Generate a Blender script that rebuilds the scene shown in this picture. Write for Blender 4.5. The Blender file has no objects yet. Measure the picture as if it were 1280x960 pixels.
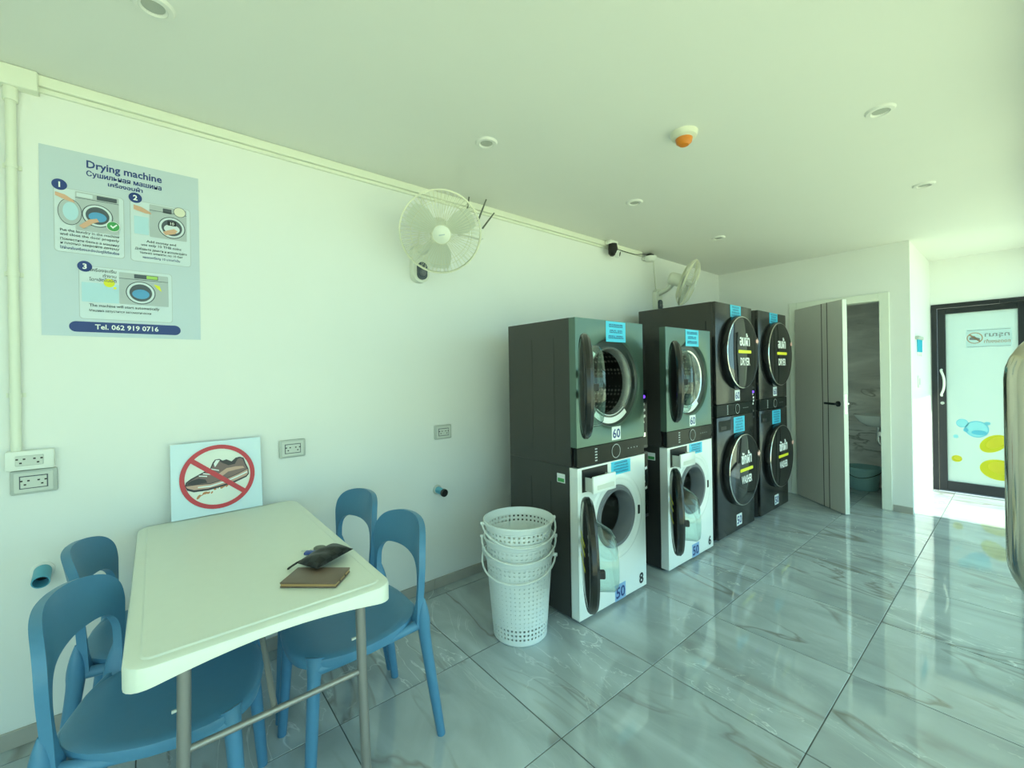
import bpy, bmesh, math, random
from mathutils import Matrix, Vector
random.seed(7)
PI = math.pi
S = bpy.context.scene
C = S.collection

# ------------------------------------------------------------------ camera
CAM_H = 1.35
FPX, PPY = 536.7, 467.45
cd = bpy.data.cameras.new('camera'); cam = bpy.data.objects.new('camera', cd); C.objects.link(cam)
r_ = Vector((0.63939042, 0.76870935, -0.01630419)); u_ = Vector((0.01009486, 0.01281039, 0.99986699)); w_ = Vector((-0.76881596, 0.63946997, -0.00043082))
cam.matrix_world = Matrix(((r_.x, u_.x, -w_.x, 0), (r_.y, u_.y, -w_.y, 0), (r_.z, u_.z, -w_.z, CAM_H), (0, 0, 0, 1)))
cd.sensor_fit = 'HORIZONTAL'; cd.sensor_width = 36; cd.lens = FPX / 1280 * 36
cd.shift_y = (PPY - 480) / 1280
cd.clip_start = 0.01; cd.clip_end = 200
S.camera = cam

# ------------------------------------------------------------------ light
SKY = (0.57, 0.92, 1.04)
wd = bpy.data.worlds.new('sky'); S.world = wd; wd.use_nodes = True
wd.node_tree.nodes['Background'].inputs[0].default_value = (*SKY, 1)
wd.node_tree.nodes['Background'].inputs[1].default_value = 2.9
sd = bpy.data.lights.new('sun', 'SUN'); sun = bpy.data.objects.new('sun', sd); C.objects.link(sun)
SUN_EL = math.radians(58)
sun.rotation_euler = Vector((math.cos(SUN_EL), 0.0, math.sin(SUN_EL))).to_track_quat('Z', 'Y').to_euler()
sun.location = (6, 3, 8)
sd.energy = 12.0; sd.angle = math.radians(0.6); sd.color = (1.0, 0.97, 0.84)
for y0, y1 in ((-2.15, 5.3), (5.4, 6.55)):           # daylight portals on the glazed front
    pd = bpy.data.lights.new('window_portal', 'AREA'); po = bpy.data.objects.new('window_portal', pd); C.objects.link(po)
    pd.shape = 'RECTANGLE'; pd.size = 2.4; pd.size_y = y1 - y0
    pd.cycles.is_portal = True
    po.location = (0.055, (y0 + y1) / 2, 1.22); po.rotation_euler = (0, PI / 2, 0)
S.view_settings.view_transform = 'Standard'; S.view_settings.look = 'None'
S.view_settings.exposure = -0.22; S.view_settings.gamma = 1.0; S.view_settings.use_curve_mapping = False

# ------------------------------------------------------------------ materials
M = {}
def mat(name, col, rough=0.5, metal=0.0, spec=0.5, noise=0.0, scale=20.0, bump=0.0, trans=0.0, ior=1.5, coat=0.0, emit=0.0):
    m = bpy.data.materials.new(name); m.use_nodes = True; nt = m.node_tree; b = nt.nodes['Principled BSDF']
    b.inputs['Base Color'].default_value = (*col, 1); b.inputs['Roughness'].default_value = rough
    b.inputs['Metallic'].default_value = metal; b.inputs['Specular IOR Level'].default_value = spec
    b.inputs['IOR'].default_value = ior; b.inputs['Transmission Weight'].default_value = trans
    b.inputs['Coat Weight'].default_value = coat; b.inputs['Coat Roughness'].default_value = 0.05
    if emit:
        b.inputs['Emission Color'].default_value = (*col, 1); b.inputs['Emission Strength'].default_value = emit
    if noise or bump:
        tc = nt.nodes.new('ShaderNodeTexCoord'); n = nt.nodes.new('ShaderNodeTexNoise')
        n.inputs['Scale'].default_value = scale; n.inputs['Detail'].default_value = 5
        nt.links.new(tc.outputs['Object'], n.inputs['Vector'])
        if noise:
            mx = nt.nodes.new('ShaderNodeMix'); mx.data_type = 'RGBA'
            mx.inputs[6].default_value = (*[max(0, c * (1 - noise)) for c in col], 1)
            mx.inputs[7].default_value = (*[min(1, c * (1 + noise)) for c in col], 1)
            nt.links.new(n.outputs['Fac'], mx.inputs[0]); nt.links.new(mx.outputs[2], b.inputs['Base Color'])
        if bump:
            bp = nt.nodes.new('ShaderNodeBump'); bp.inputs['Strength'].default_value = bump; bp.inputs['Distance'].default_value = 0.002
            nt.links.new(n.outputs['Fac'], bp.inputs['Height']); nt.links.new(bp.outputs['Normal'], b.inputs['Normal'])
    M[name] = m
    return m

mat('wall_paint', (0.84, 0.85, 0.82), 0.6, noise=0.015, scale=3, bump=0.05)
mat('ceiling_paint', (0.80, 0.80, 0.76), 0.7, noise=0.01, scale=3)
mat('concrete', (0.57, 0.55, 0.38), 0.9, noise=0.08, scale=4)
mat('grout', (0.10, 0.11, 0.10), 0.9)
mat('skirting', (0.42, 0.40, 0.36), 0.35, noise=0.18, scale=9)
mat('white_plastic', (0.84, 0.86, 0.80), 0.35)
mat('trunk_plastic', (0.82, 0.84, 0.72), 0.4)
mat('cream_plastic', (0.78, 0.80, 0.68), 0.4)
mat('table_plastic', (0.76, 0.80, 0.72), 0.38, noise=0.02, scale=40, bump=0.12)
mat('table_rim', (0.82, 0.87, 0.80), 0.35)
mat('blue_plastic', (0.070, 0.225, 0.385), 0.38, noise=0.04, scale=60, bump=0.03)
mat('grey_metal', (0.32, 0.31, 0.30), 0.35, metal=0.6)
mat('chrome', (0.75, 0.75, 0.72), 0.12, metal=1.0)
mat('brushed_steel', (0.66, 0.60, 0.50), 0.12, metal=1.0, noise=0.06, scale=30)
mat('outlet_grey', (0.50, 0.53, 0.49), 0.35)
mat('outlet_face', (0.62, 0.65, 0.60), 0.35)
mat('black', (0.012, 0.012, 0.012), 0.45)
mat('rubber', (0.02, 0.022, 0.022), 0.6)
mat('pipe_blue', (0.10, 0.40, 0.55), 0.4)
mat('machine_side', (0.060, 0.058, 0.054), 0.38, metal=0.25, noise=0.05, scale=6)
mat('dryer_green', (0.115, 0.185, 0.150), 0.30, metal=0.35)
mat('dryer_recess', (0.050, 0.065, 0.058), 0.35, metal=0.2)
mat('washer_white', (0.86, 0.90, 0.88), 0.25, coat=0.3)
mat('black_steel', (0.075, 0.075, 0.075), 0.20, metal=0.75)
mat('control_panel', (0.016, 0.020, 0.019), 0.16, spec=0.12)
mat('black_glass', (0.008, 0.009, 0.010), 0.04, spec=0.6, coat=0.25)
mat('door_rim', (0.014, 0.014, 0.014), 0.22)
mat('gasket', (0.17, 0.18, 0.20), 0.45)
mat('clear_glass', (0.93, 1.0, 0.97), 0.02, trans=1.0, ior=1.45)
mat('sticker_blue', (0.07, 0.60, 0.86), 0.35)
mat('sticker_white', (0.85, 0.90, 0.90), 0.4)
mat('tag_blue', (0.28, 0.46, 0.72), 0.4)
mat('print_navy', (0.020, 0.050, 0.22), 0.5)
mat('print_black', (0.012, 0.015, 0.02), 0.5)
mat('print_white', (0.88, 0.90, 0.88), 0.5)
mat('print_yellow', (0.80, 0.78, 0.03), 0.5)
mat('print_pink', (0.85, 0.50, 0.44), 0.5)
mat('print_green', (0.06, 0.35, 0.10), 0.5)
mat('print_grey', (0.48, 0.53, 0.55), 0.5)
mat('print_darkgrey', (0.08, 0.10, 0.12), 0.5)
mat('print_skin', (0.72, 0.42, 0.28), 0.5)
mat('print_sky', (0.50, 0.72, 0.82), 0.5)
mat('print_cloth', (0.10, 0.35, 0.62), 0.5)
mat('print_lime', (0.42, 0.66, 0.14), 0.5)
mat('poster_paper', (0.58, 0.66, 0.72), 0.28)
mat('poster_panel', (0.68, 0.76, 0.80), 0.3)
mat('sign_board', (0.70, 0.84, 0.90), 0.25)
mat('sign_cream', (0.83, 0.84, 0.76), 0.3)
mat('sign_red', (0.60, 0.035, 0.045), 0.35)
mat('shoe_brown', (0.24, 0.15, 0.14), 0.5)
mat('shoe_dark', (0.05, 0.04, 0.045), 0.5)
mat('shoe_tan', (0.62, 0.38, 0.30), 0.5)
mat('splash', (0.58, 0.24, 0.10), 0.5)
mat('basket_white', (0.84, 0.89, 0.88), 0.35)
mat('door_grey', (0.68, 0.66, 0.61), 0.4, noise=0.03, scale=4)
mat('door_white', (0.80, 0.83, 0.74), 0.4)
mat('groove', (0.06, 0.055, 0.05), 0.5)
mat('ceramic', (0.82, 0.85, 0.82), 0.12, coat=0.5)
mat('bucket_teal', (0.30, 0.52, 0.53), 0.4)
mat('alu_black', (0.018, 0.020, 0.024), 0.3, metal=0.2)
mat('orange', (0.72, 0.22, 0.02), 0.35)
mat('smoke_base', (0.78, 0.76, 0.62), 0.4)
mat('leather_brown', (0.16, 0.105, 0.075), 0.4, noise=0.1, scale=50)
mat('gilt', (0.55, 0.36, 0.18), 0.3, metal=0.6)
mat('led_purple', (0.20, 0.06, 1.0), 0.4, emit=2.0)
mat('fan_white', (0.78, 0.80, 0.70), 0.35)
mat('fan_blade', (0.82, 0.85, 0.76), 0.3)
mat('wire_white', (0.74, 0.74, 0.58), 0.4)
mat('antenna', (0.13, 0.15, 0.12), 0.5)
mat('hook_blue', (0.02, 0.45, 0.68), 0.4)
mat('key_blue', (0.05, 0.09, 0.35), 0.4)
mat('drum_steel', (0.32, 0.33, 0.31), 0.3, metal=0.9)
mat('ring_steel', (0.68, 0.71, 0.68), 0.22, metal=0.8)
mat('downlight_lens', (0.45, 0.47, 0.42), 0.25)

def pouch_material():
    m = bpy.data.materials.new('pouch'); m.use_nodes = True; nt = m.node_tree; b = nt.nodes['Principled BSDF']
    tc = nt.nodes.new('ShaderNodeTexCoord'); ch = nt.nodes.new('ShaderNodeTexChecker'); ch.inputs['Scale'].default_value = 42
    ch.inputs['Color1'].default_value = (0.006, 0.0065, 0.007, 1); ch.inputs['Color2'].default_value = (0.022, 0.024, 0.025, 1)
    nt.links.new(tc.outputs['Object'], ch.inputs['Vector']); nt.links.new(ch.outputs['Color'], b.inputs['Base Color'])
    b.inputs['Roughness'].default_value = 0.42; b.inputs['Specular IOR Level'].default_value = 0.3
    M['pouch'] = m
pouch_material()

def drum_material():
    m = bpy.data.materials.new('drum_dimpled'); m.use_nodes = True; nt = m.node_tree; b = nt.nodes['Principled BSDF']
    tc = nt.nodes.new('ShaderNodeTexCoord'); v = nt.nodes.new('ShaderNodeTexVoronoi'); v.inputs['Scale'].default_value = 38; v.inputs['Randomness'].default_value = 0.1
    r = nt.nodes.new('ShaderNodeValToRGB'); r.color_ramp.elements[0].position = 0.18; r.color_ramp.elements[0].color = (0.42, 0.40, 0.36, 1)
    r.color_ramp.elements[1].position = 0.42; r.color_ramp.elements[1].color = (0.035, 0.034, 0.03, 1)
    nt.links.new(tc.outputs['Object'], v.inputs['Vector']); nt.links.new(v.outputs['Distance'], r.inputs['Fac']); nt.links.new(r.outputs['Color'], b.inputs['Base Color'])
    b.inputs['Metallic'].default_value = 0.7; b.inputs['Roughness'].default_value = 0.3
    M['drum_dimpled'] = m
drum_material()

def marble(name, base, light, dark, rough, spec, vein_scale=1.0, wall=False):
    m = bpy.data.materials.new(name); m.use_nodes = True; nt = m.node_tree; L = nt.links; N = nt.nodes
    b = N['Principled BSDF']; tc = N.new('ShaderNodeTexCoord'); oi = N.new('ShaderNodeObjectInfo')
    add = N.new('ShaderNodeVectorMath'); add.operation = 'ADD'
    sc = N.new('ShaderNodeVectorMath'); sc.operation = 'SCALE'; sc.inputs[0].default_value = (13.1, 7.7, 3.3)
    L.new(oi.outputs['Random'], sc.inputs[3]); L.new(tc.outputs['Object'], add.inputs[0]); L.new(sc.outputs[0], add.inputs[1])
    mp = N.new('ShaderNodeMapping'); mp.inputs['Scale'].default_value = (0.55, 1.6, 1.0) if not wall else (0.6, 1, 2.2)
    mp.inputs['Rotation'].default_value = (0, 0, 0.25) if not wall else (0, 0.5, 0)
    L.new(add.outputs[0], mp.inputs['Vector'])
    n1 = N.new('ShaderNodeTexNoise'); n1.inputs['Scale'].default_value = 3.2; n1.inputs['Detail'].default_value = 7; n1.inputs['Distortion'].default_value = 0.8
    L.new(mp.outputs[0], n1.inputs['Vector'])
    r1 = N.new('ShaderNodeValToRGB'); e = r1.color_ramp.elements
    e[0].position = 0.30; e[0].color = (*[c * 0.78 for c in base], 1); e[1].position = 0.70; e[1].color = (*[c * 1.22 for c in base], 1)
    L.new(n1.outputs['Fac'], r1.inputs['Fac'])
    def vein(scale, width, dist, seed):
        n = N.new('ShaderNodeTexNoise'); n.inputs['Scale'].default_value = scale * vein_scale; n.inputs['Detail'].default_value = 4; n.inputs['Distortion'].default_value = dist
        o = N.new('ShaderNodeVectorMath'); o.operation = 'ADD'; o.inputs[1].default_value = (seed, seed * 1.7, seed * 0.3)
        L.new(mp.outputs[0], o.inputs[0]); L.new(o.outputs[0], n.inputs['Vector'])
        s = N.new('ShaderNodeMath'); s.operation = 'SUBTRACT'; s.inputs[1].default_value = 0.5; L.new(n.outputs['Fac'], s.inputs[0])
        a = N.new('ShaderNodeMath'); a.operation = 'ABSOLUTE'; L.new(s.outputs[0], a.inputs[0])
        r = N.new('ShaderNodeMapRange'); r.inputs[1].default_value = 0; r.inputs[2].default_value = width; r.inputs[3].default_value = 1; r.inputs[4].default_value = 0
        L.new(a.outputs[0], r.inputs[0])
        return r.outputs[0]
    def mask(scale, lo, hi, seed):
        n = N.new('ShaderNodeTexNoise'); n.inputs['Scale'].default_value = scale
        o = N.new('ShaderNodeVectorMath'); o.operation = 'ADD'; o.inputs[1].default_value = (seed, 0, seed)
        L.new(mp.outputs[0], o.inputs[0]); L.new(o.outputs[0], n.inputs['Vector'])
        r = N.new('ShaderNodeMapRange'); r.inputs[1].default_value = lo; r.inputs[2].default_value = hi; L.new(n.outputs['Fac'], r.inputs[0])
        return r.outputs[0]
    cur = r1.outputs['Color']
    for col, vs, wdt, ds, sd_, ms, amt in ((dark, 1.3, 0.022, 1.2, 3.1, 1.4, 0.75), (light, 2.4, 0.010, 2.4, 8.3, 1.1, 0.7)):
        v = vein(vs, wdt, ds, sd_); k = mask(ms, 0.45, 0.62, sd_ * 2)
        mul = N.new('ShaderNodeMath'); mul.operation = 'MULTIPLY'; L.new(v, mul.inputs[0]); L.new(k, mul.inputs[1])
        m2 = N.new('ShaderNodeMath'); m2.operation = 'MULTIPLY'; m2.inputs[1].default_value = amt; L.new(mul.outputs[0], m2.inputs[0])
        mx = N.new('ShaderNodeMix'); mx.data_type = 'RGBA'; mx.inputs[7].default_value = (*col, 1)
        L.new(m2.outputs[0], mx.inputs[0]); L.new(cur, mx.inputs[6]); cur = mx.outputs[2]
    L.new(cur, b.inputs['Base Color'])
    b.inputs['Roughness'].default_value = rough; b.inputs['Specular IOR Level'].default_value = spec
    M[name] = m
marble('floor_marble', (0.415, 0.48, 0.51), (0.78, 0.84, 0.85), (0.20, 0.185, 0.16), 0.03, 1.0)
marble('wall_marble', (0.82, 0.80, 0.77), (0.75, 0.75, 0.72), (0.16, 0.14, 0.12), 0.15, 0.5, 1.6, True)

def thin_glass():
    m = bpy.data.materials.new('window_glass'); m.use_nodes = True; nt = m.node_tree; nt.nodes.remove(nt.nodes['Principled BSDF'])
    t = nt.nodes.new('ShaderNodeBsdfTransparent'); t.inputs[0].default_value = (0.94, 1.0, 0.97, 1)
    g = nt.nodes.new('ShaderNodeBsdfGlossy'); g.inputs['Roughness'].default_value = 0.01
    x = nt.nodes.new('ShaderNodeMixShader'); x.inputs[0].default_value = 0.06
    nt.links.new(t.outputs[0], x.inputs[1]); nt.links.new(g.outputs[0], x.inputs[2]); nt.links.new(x.outputs[0], nt.nodes['Material Output'].inputs[0])
    M['window_glass'] = m
thin_glass()

def bowl_glass():
    m = bpy.data.materials.new('bowl_glass'); m.use_nodes = True; nt = m.node_tree; nt.nodes.remove(nt.nodes['Principled BSDF'])
    t = nt.nodes.new('ShaderNodeBsdfTransparent'); t.inputs[0].default_value = (0.84, 0.95, 0.92, 1)
    g = nt.nodes.new('ShaderNodeBsdfGlossy'); g.inputs['Roughness'].default_value = 0.03
    f = nt.nodes.new('ShaderNodeLayerWeight'); f.inputs['Blend'].default_value = 0.5
    pw = nt.nodes.new('ShaderNodeMath'); pw.operation = 'POWER'; pw.inputs[1].default_value = 3.0; nt.links.new(f.outputs['Facing'], pw.inputs[0])
    ma = nt.nodes.new('ShaderNodeMath'); ma.operation = 'MULTIPLY_ADD'; ma.inputs[1].default_value = 0.75; ma.inputs[2].default_value = 0.06; nt.links.new(pw.outputs[0], ma.inputs[0])
    x = nt.nodes.new('ShaderNodeMixShader'); nt.links.new(ma.outputs[0], x.inputs[0])
    nt.links.new(t.outputs[0], x.inputs[1]); nt.links.new(g.outputs[0], x.inputs[2]); nt.links.new(x.outputs[0], nt.nodes['Material Output'].inputs[0])
    M['bowl_glass'] = m
bowl_glass()

def frosted(name, col, gloss=0.06):
    m = bpy.data.materials.new(name); m.use_nodes = True; nt = m.node_tree; nt.nodes.remove(nt.nodes['Principled BSDF'])
    t = nt.nodes.new('ShaderNodeBsdfTranslucent'); t.inputs[0].default_value = (*col, 1)
    d = nt.nodes.new('ShaderNodeBsdfDiffuse'); d.inputs[0].default_value = (*col, 1)
    a = nt.nodes.new('ShaderNodeMixShader'); a.inputs[0].default_value = 0.2
    g = nt.nodes.new('ShaderNodeBsdfGlossy'); g.inputs['Roughness'].default_value = 0.15
    x = nt.nodes.new('ShaderNodeMixShader'); x.inputs[0].default_value = gloss
    nt.links.new(t.outputs[0], a.inputs[1]); nt.links.new(d.outputs[0], a.inputs[2])
    nt.links.new(a.outputs[0], x.inputs[1]); nt.links.new(g.outputs[0], x.inputs[2]); nt.links.new(x.outputs[0], nt.nodes['Material Output'].inputs[0])
    M[name] = m
frosted('frosted_pane', (0.62, 0.70, 0.66))
for n_, c_ in (('film_bubble', (0.45, 0.85, 0.95)), ('film_bubble_dark', (0.30, 0.70, 0.85)), ('film_gold', (0.80, 0.72, 0.05)), ('film_gold_light', (0.92, 0.86, 0.16)),
               ('film_sign', (0.78, 0.88, 0.90)), ('film_sign_ink', (0.35, 0.33, 0.34)), ('film_sign_red', (0.65, 0.38, 0.25))):
    frosted(n_, c_, 0.02)

# ------------------------------------------------------------------ mesh helpers
def finish(bm, smooth=True, angle=0.6):
    bmesh.ops.recalc_face_normals(bm, faces=bm.faces)
    me = bpy.data.meshes.new('mesh'); bm.to_mesh(me); bm.free()
    if smooth:
        me.polygons.foreach_set('use_smooth', [True] * len(me.polygons)); me.set_sharp_from_angle(angle=angle)
    return me

def obj(name, geo, m, parent=None, loc=None, rot=None, smooth=True, angle=0.6):
    me = finish(geo, smooth, angle) if isinstance(geo, bmesh.types.BMesh) else geo
    me.name = name
    if m and not me.materials: me.materials.append(M[m])
    o = bpy.data.objects.new(name, me); C.objects.link(o)
    if parent: o.parent = parent
    if loc: o.location = loc
    if rot: o.rotation_euler = rot
    return o

def thing(name, label, cat, loc=(0, 0, 0), rot=(0, 0, 0), group=None):
    o = bpy.data.objects.new(name, None); C.objects.link(o); o.empty_display_size = 0.1
    o.location = loc; o.rotation_euler = rot
    return tag(o, label, cat, group)

def tag(o, label, cat, group=None):
    o['label'] = label; o['category'] = cat
    if group: o['group'] = group
    return o

def struct(o, label=None):
    o['kind'] = 'structure'
    if label: o['label'] = label
    return o

def BM(): return bmesh.new()

def box(bm, x0, x1, y0, y1, z0, z1, bev=0.0, seg=2, mtx=None):
    b = bmesh.new(); bmesh.ops.create_cube(b, size=1)
    for v in b.verts:
        v.co = Vector(((x0 + x1) / 2 + v.co.x * (x1 - x0), (y0 + y1) / 2 + v.co.y * (y1 - y0), (z0 + z1) / 2 + v.co.z * (z1 - z0)))
    if bev: bmesh.ops.bevel(b, geom=b.edges[:], offset=bev, segments=seg, profile=0.5, affect='EDGES')
    return merge(bm, b, mtx)

def merge(bm, b, mtx=None):
    if mtx is not None: bmesh.ops.transform(b, matrix=mtx, verts=b.verts)
    mp = {}
    for v in b.verts: mp[v] = bm.verts.new(v.co)
    for f in b.faces:
        try: bm.faces.new([mp[v] for v in f.verts])
        except ValueError: pass
    b.free()
    return bm

def lathe(bm, prof, n=32, mtx=None, cap=False):
    """prof: (radius, height) along +z"""
    b = bmesh.new(); rings = []
    for r, h in prof:
        if r < 1e-6: rings.append([b.verts.new((0, 0, h))])
        else: rings.append([b.verts.new((r * math.cos(2 * PI * i / n), r * math.sin(2 * PI * i / n), h)) for i in range(n)])
    for A, B in zip(rings, rings[1:]):
        for i in range(n):
            j = (i + 1) % n
            if len(A) == 1 and len(B) == 1: continue
            if len(A) == 1: b.faces.new((A[0], B[i], B[j]))
            elif len(B) == 1: b.faces.new((A[i], A[j], B[0]))
            else: b.faces.new((A[i], A[j], B[j], B[i]))
    if cap:
        for R in (rings[0], rings[-1]):
            if len(R) > 2: b.faces.new(R)
    return merge(bm, b, mtx)

def tube(bm, pts, r, n=8, closed=False, mtx=None):
    """r: radius or list of radii"""
    b = bmesh.new(); P = [Vector(p) for p in pts]; k = len(P); R = r if isinstance(r, (list, tuple)) else [r] * k
    T = []
    for i in range(k):
        if closed: t = P[(i + 1) % k] - P[i - 1]
        else: t = P[min(i + 1, k - 1)] - P[max(i - 1, 0)]
        T.append(t.normalized())
    up = Vector((0, 0, 1)) if abs(T[0].z) < 0.9 else Vector((1, 0, 0))
    a = T[0].cross(up).normalized(); rings = []
    for i in range(k):
        a = (a - T[i] * a.dot(T[i])).normalized(); c = T[i].cross(a)
        rings.append([b.verts.new(P[i] + (a * math.cos(2 * PI * j / n) + c * math.sin(2 * PI * j / n)) * R[i]) for j in range(n)])
    for i in range(k if closed else k - 1):
        A, B = rings[i], rings[(i + 1) % k]
        for j in range(n): b.faces.new((A[j], A[(j + 1) % n], B[(j + 1) % n], B[j]))
    if not closed:
        b.faces.new(rings[0][::-1]); b.faces.new(rings[-1])
    return merge(bm, b, mtx)

def cyl(bm, p0, p1, r0, r1=None, n=16): return tube(bm, [p0, p1], [r0, r0 if r1 is None else r1], n)

def smooth_path(pts, k=4):
    P = [Vector(p) for p in pts]; out = []
    for i in range(len(P) - 1):
        p0, p1, p2, p3 = P[max(i - 1, 0)], P[i], P[i + 1], P[min(i + 2, len(P) - 1)]
        for s in range(k):
            t = s / k
            out.append(0.5 * ((2 * p1) + (p2 - p0) * t + (2 * p0 - 5 * p1 + 4 * p2 - p3) * t * t + (3 * p1 - p0 - 3 * p2 + p3) * t ** 3))
    out.append(P[-1])
    return out

def prism(bm, poly, y0, y1):
    """2-D polygon (x, z) extruded along y"""
    A = [bm.verts.new((x, y0, z)) for x, z in poly]; B = [bm.verts.new((x, y1, z)) for x, z in poly]
    bm.faces.new(A); bm.faces.new(B[::-1]); n = len(poly)
    for i in range(n): bm.faces.new((A[i], B[i], B[(i + 1) % n], A[(i + 1) % n]))
    return bm

def flat(bm, poly, y):
    bm.faces.new([bm.verts.new((x, y, z)) for x, z in poly]); return bm

def rrect(x0, x1, z0, z1, r, k=5):
    out = []
    for cx, cz, a in ((x1 - r, z1 - r, 0), (x0 + r, z1 - r, PI / 2), (x0 + r, z0 + r, PI), (x1 - r, z0 + r, 1.5 * PI)):
        for i in range(k + 1):
            t = a + PI / 2 * i / k; out.append((cx + r * math.cos(t), cz + r * math.sin(t)))
    return out

def ell(cx, cz, rx, rz=None, n=32, rot=0.0):
    rz = rz or rx; c, s = math.cos(rot), math.sin(rot)
    return [(cx + rx * math.cos(2 * PI * i / n) * c - rz * math.sin(2 * PI * i / n) * s, cz + rx * math.cos(2 * PI * i / n) * s + rz * math.sin(2 * PI * i / n) * c) for i in range(n)]

def ringflat(bm, cx, cz, ri, ro, y, n=48, a0=0.0, a1=2 * PI):
    full = abs(a1 - a0 - 2 * PI) < 1e-6; k = n if full else n + 1
    I = [bm.verts.new((cx + ri * math.cos(a0 + (a1 - a0) * i / n), y, cz + ri * math.sin(a0 + (a1 - a0) * i / n))) for i in range(k)]
    O = [bm.verts.new((cx + ro * math.cos(a0 + (a1 - a0) * i / n), y, cz + ro * math.sin(a0 + (a1 - a0) * i / n))) for i in range(k)]
    for i in range(n):
        j = (i + 1) % k; bm.faces.new((I[i], O[i], O[j], I[j]))
    return bm

TEXT = {}
def text_mesh(body, height, bold=0.0, align='CENTER', width=None):
    key = (body, height, bold, align, width)
    if key in TEXT: return TEXT[key].copy()
    cu = bpy.data.curves.new('lettering', 'FONT'); cu.body = body; cu.size = 1.0; cu.align_x = align; cu.resolution_u = 2; cu.offset = bold
    o = bpy.data.objects.new('lettering_source', cu); C.objects.link(o); bpy.context.view_layer.update()
    me = bpy.data.meshes.new_from_object(o.evaluated_get(bpy.context.evaluated_depsgraph_get()))
    bpy.data.objects.remove(o); bpy.data.curves.remove(cu)
    k = height / 0.72; kx = k
    if width:
        w = max(v.co.x for v in me.vertices) - min(v.co.x for v in me.vertices); kx = width / w
    for v in me.vertices: v.co = Vector((v.co.x * kx, 0, v.co.y * k))
    me.materials.clear(); TEXT[key] = me
    return me.copy()

def text(body, x, z, y, height, m, parent, bold=0.0, align='CENTER', width=None, mirror=False, name='lettering', fat=0.0):
    me = text_mesh(body, height, bold, align, width)
    if fat:                                     # heavier strokes: the outline printed four times, a hair apart
        b = BM()
        for dx, dz, k in ((-fat, -fat * 0.5, 0), (fat, -fat * 0.5, 1), (-fat, fat * 0.5, 2), (fat, fat * 0.5, 3)):
            c = bmesh.new(); c.from_mesh(me); merge(b, c, Matrix.Translation((dx, -0.00006 * k, dz)))
        me = bpy.data.meshes.new('lettering'); b.to_mesh(me); b.free()
        for v in me.vertices: v.co = Vector(((-v.co.x if mirror else v.co.x) + x, y + v.co.y, v.co.z + z))
        return obj(name, me, m, parent, smooth=False)
    for v in me.vertices: v.co = Vector(((-v.co.x if mirror else v.co.x) + x, y, v.co.z + z))
    return obj(name, me, m, parent, smooth=False)

def scribble(bm, x0, x1, z, h, y, rnd):
    """a line of writing too small to read: a row of uneven marks"""
    x = x0
    while x < x1 - h * 0.3:
        w = h * rnd.uniform(0.35, 0.8)
        flat(bm, [(x, z), (min(x + w, x1), z), (min(x + w, x1), z + h * 0.25), (x, z + h * 0.25)], y)
        flat(bm, [(x, z), (x + h * 0.18, z), (x + h * 0.18, z + h), (x, z + h)], y)
        if rnd.random() < 0.7: flat(bm, [(x + h * 0.3, z + h * 0.6), (min(x + w, x1), z + h * 0.6), (min(x + w, x1), z + h), (x + h * 0.3, z + h)], y - 0.0001)
        x += w + h * 0.22

def hole_panel(bm, x0, x1, z0, z1, cx, cz, r, y0, y1, n=48, lip=0.0):
    """a flat front panel with a round opening, y0 front, y1 back; lip: bevel radius of the opening"""
    ang = sorted([2 * PI * i / n for i in range(n)] + [math.atan2(z - cz, x - cx) % (2 * PI) for x in (x0, x1) for z in (z0, z1)])
    F, O, I = [], [], []
    for a in ang:
        c, s = math.cos(a), math.sin(a); t = 1e9
        if c > 1e-9: t = min(t, (x1 - cx) / c)
        if c < -1e-9: t = min(t, (x0 - cx) / c)
        if s > 1e-9: t = min(t, (z1 - cz) / s)
        if s < -1e-9: t = min(t, (z0 - cz) / s)
        px, pz = cx + c * t, cz + s * t
        O.append((bm.verts.new((px, y0, pz)), bm.verts.new((px, y1, pz))))
        ring = [bm.verts.new((cx + c * (r + lip), y0, cz + s * (r + lip)))]
        if lip: ring.append(bm.verts.new((cx + c * (r + lip * 0.3), y0 + lip * 0.3, cz + s * (r + lip * 0.3))))
        ring.append(bm.verts.new((cx + c * r, y0 + lip, cz + s * r))); ring.append(bm.verts.new((cx + c * r, y1, cz + s * r)))
        I.append(ring)
    k = len(ang)
    for i in range(k):
        j = (i + 1) % k
        bm.faces.new((O[i][0], O[j][0], I[j][0], I[i][0])); bm.faces.new((O[i][0], O[i][1], O[j][1], O[j][0]))
        for a in range(len(I[i]) - 1): bm.faces.new((I[i][a], I[j][a], I[j][a + 1], I[i][a + 1]))
        bm.faces.new((O[i][1], I[i][-1], I[j][-1], O[j][1]))
    return bm

def axis_mtx(origin, d):
    """matrix whose +z points along d"""
    q = Vector(d).normalized().to_track_quat('Z', 'Y')
    return Matrix.Translation(origin) @ q.to_matrix().to_4x4()
MY = Matrix.Rotation(PI / 2, 4, 'X')          # +z -> -y: a lathe that faces out of a front
RZ = (0, 0, PI / 2)                            # things that face out of the long wall (+X)

# ------------------------------------------------------------------ room
XW, XF = -2.414, 0.08          # long wall, glazed front
YN, YT, YE = -2.2, 5.33, 6.60  # near end, washroom wall, end wall
XC = -0.686                    # washroom block corner
ZC = 2.515
TOP = ZC + 0.12
TX, TY, TS = -1.117, 1.138, 0.6035

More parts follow.
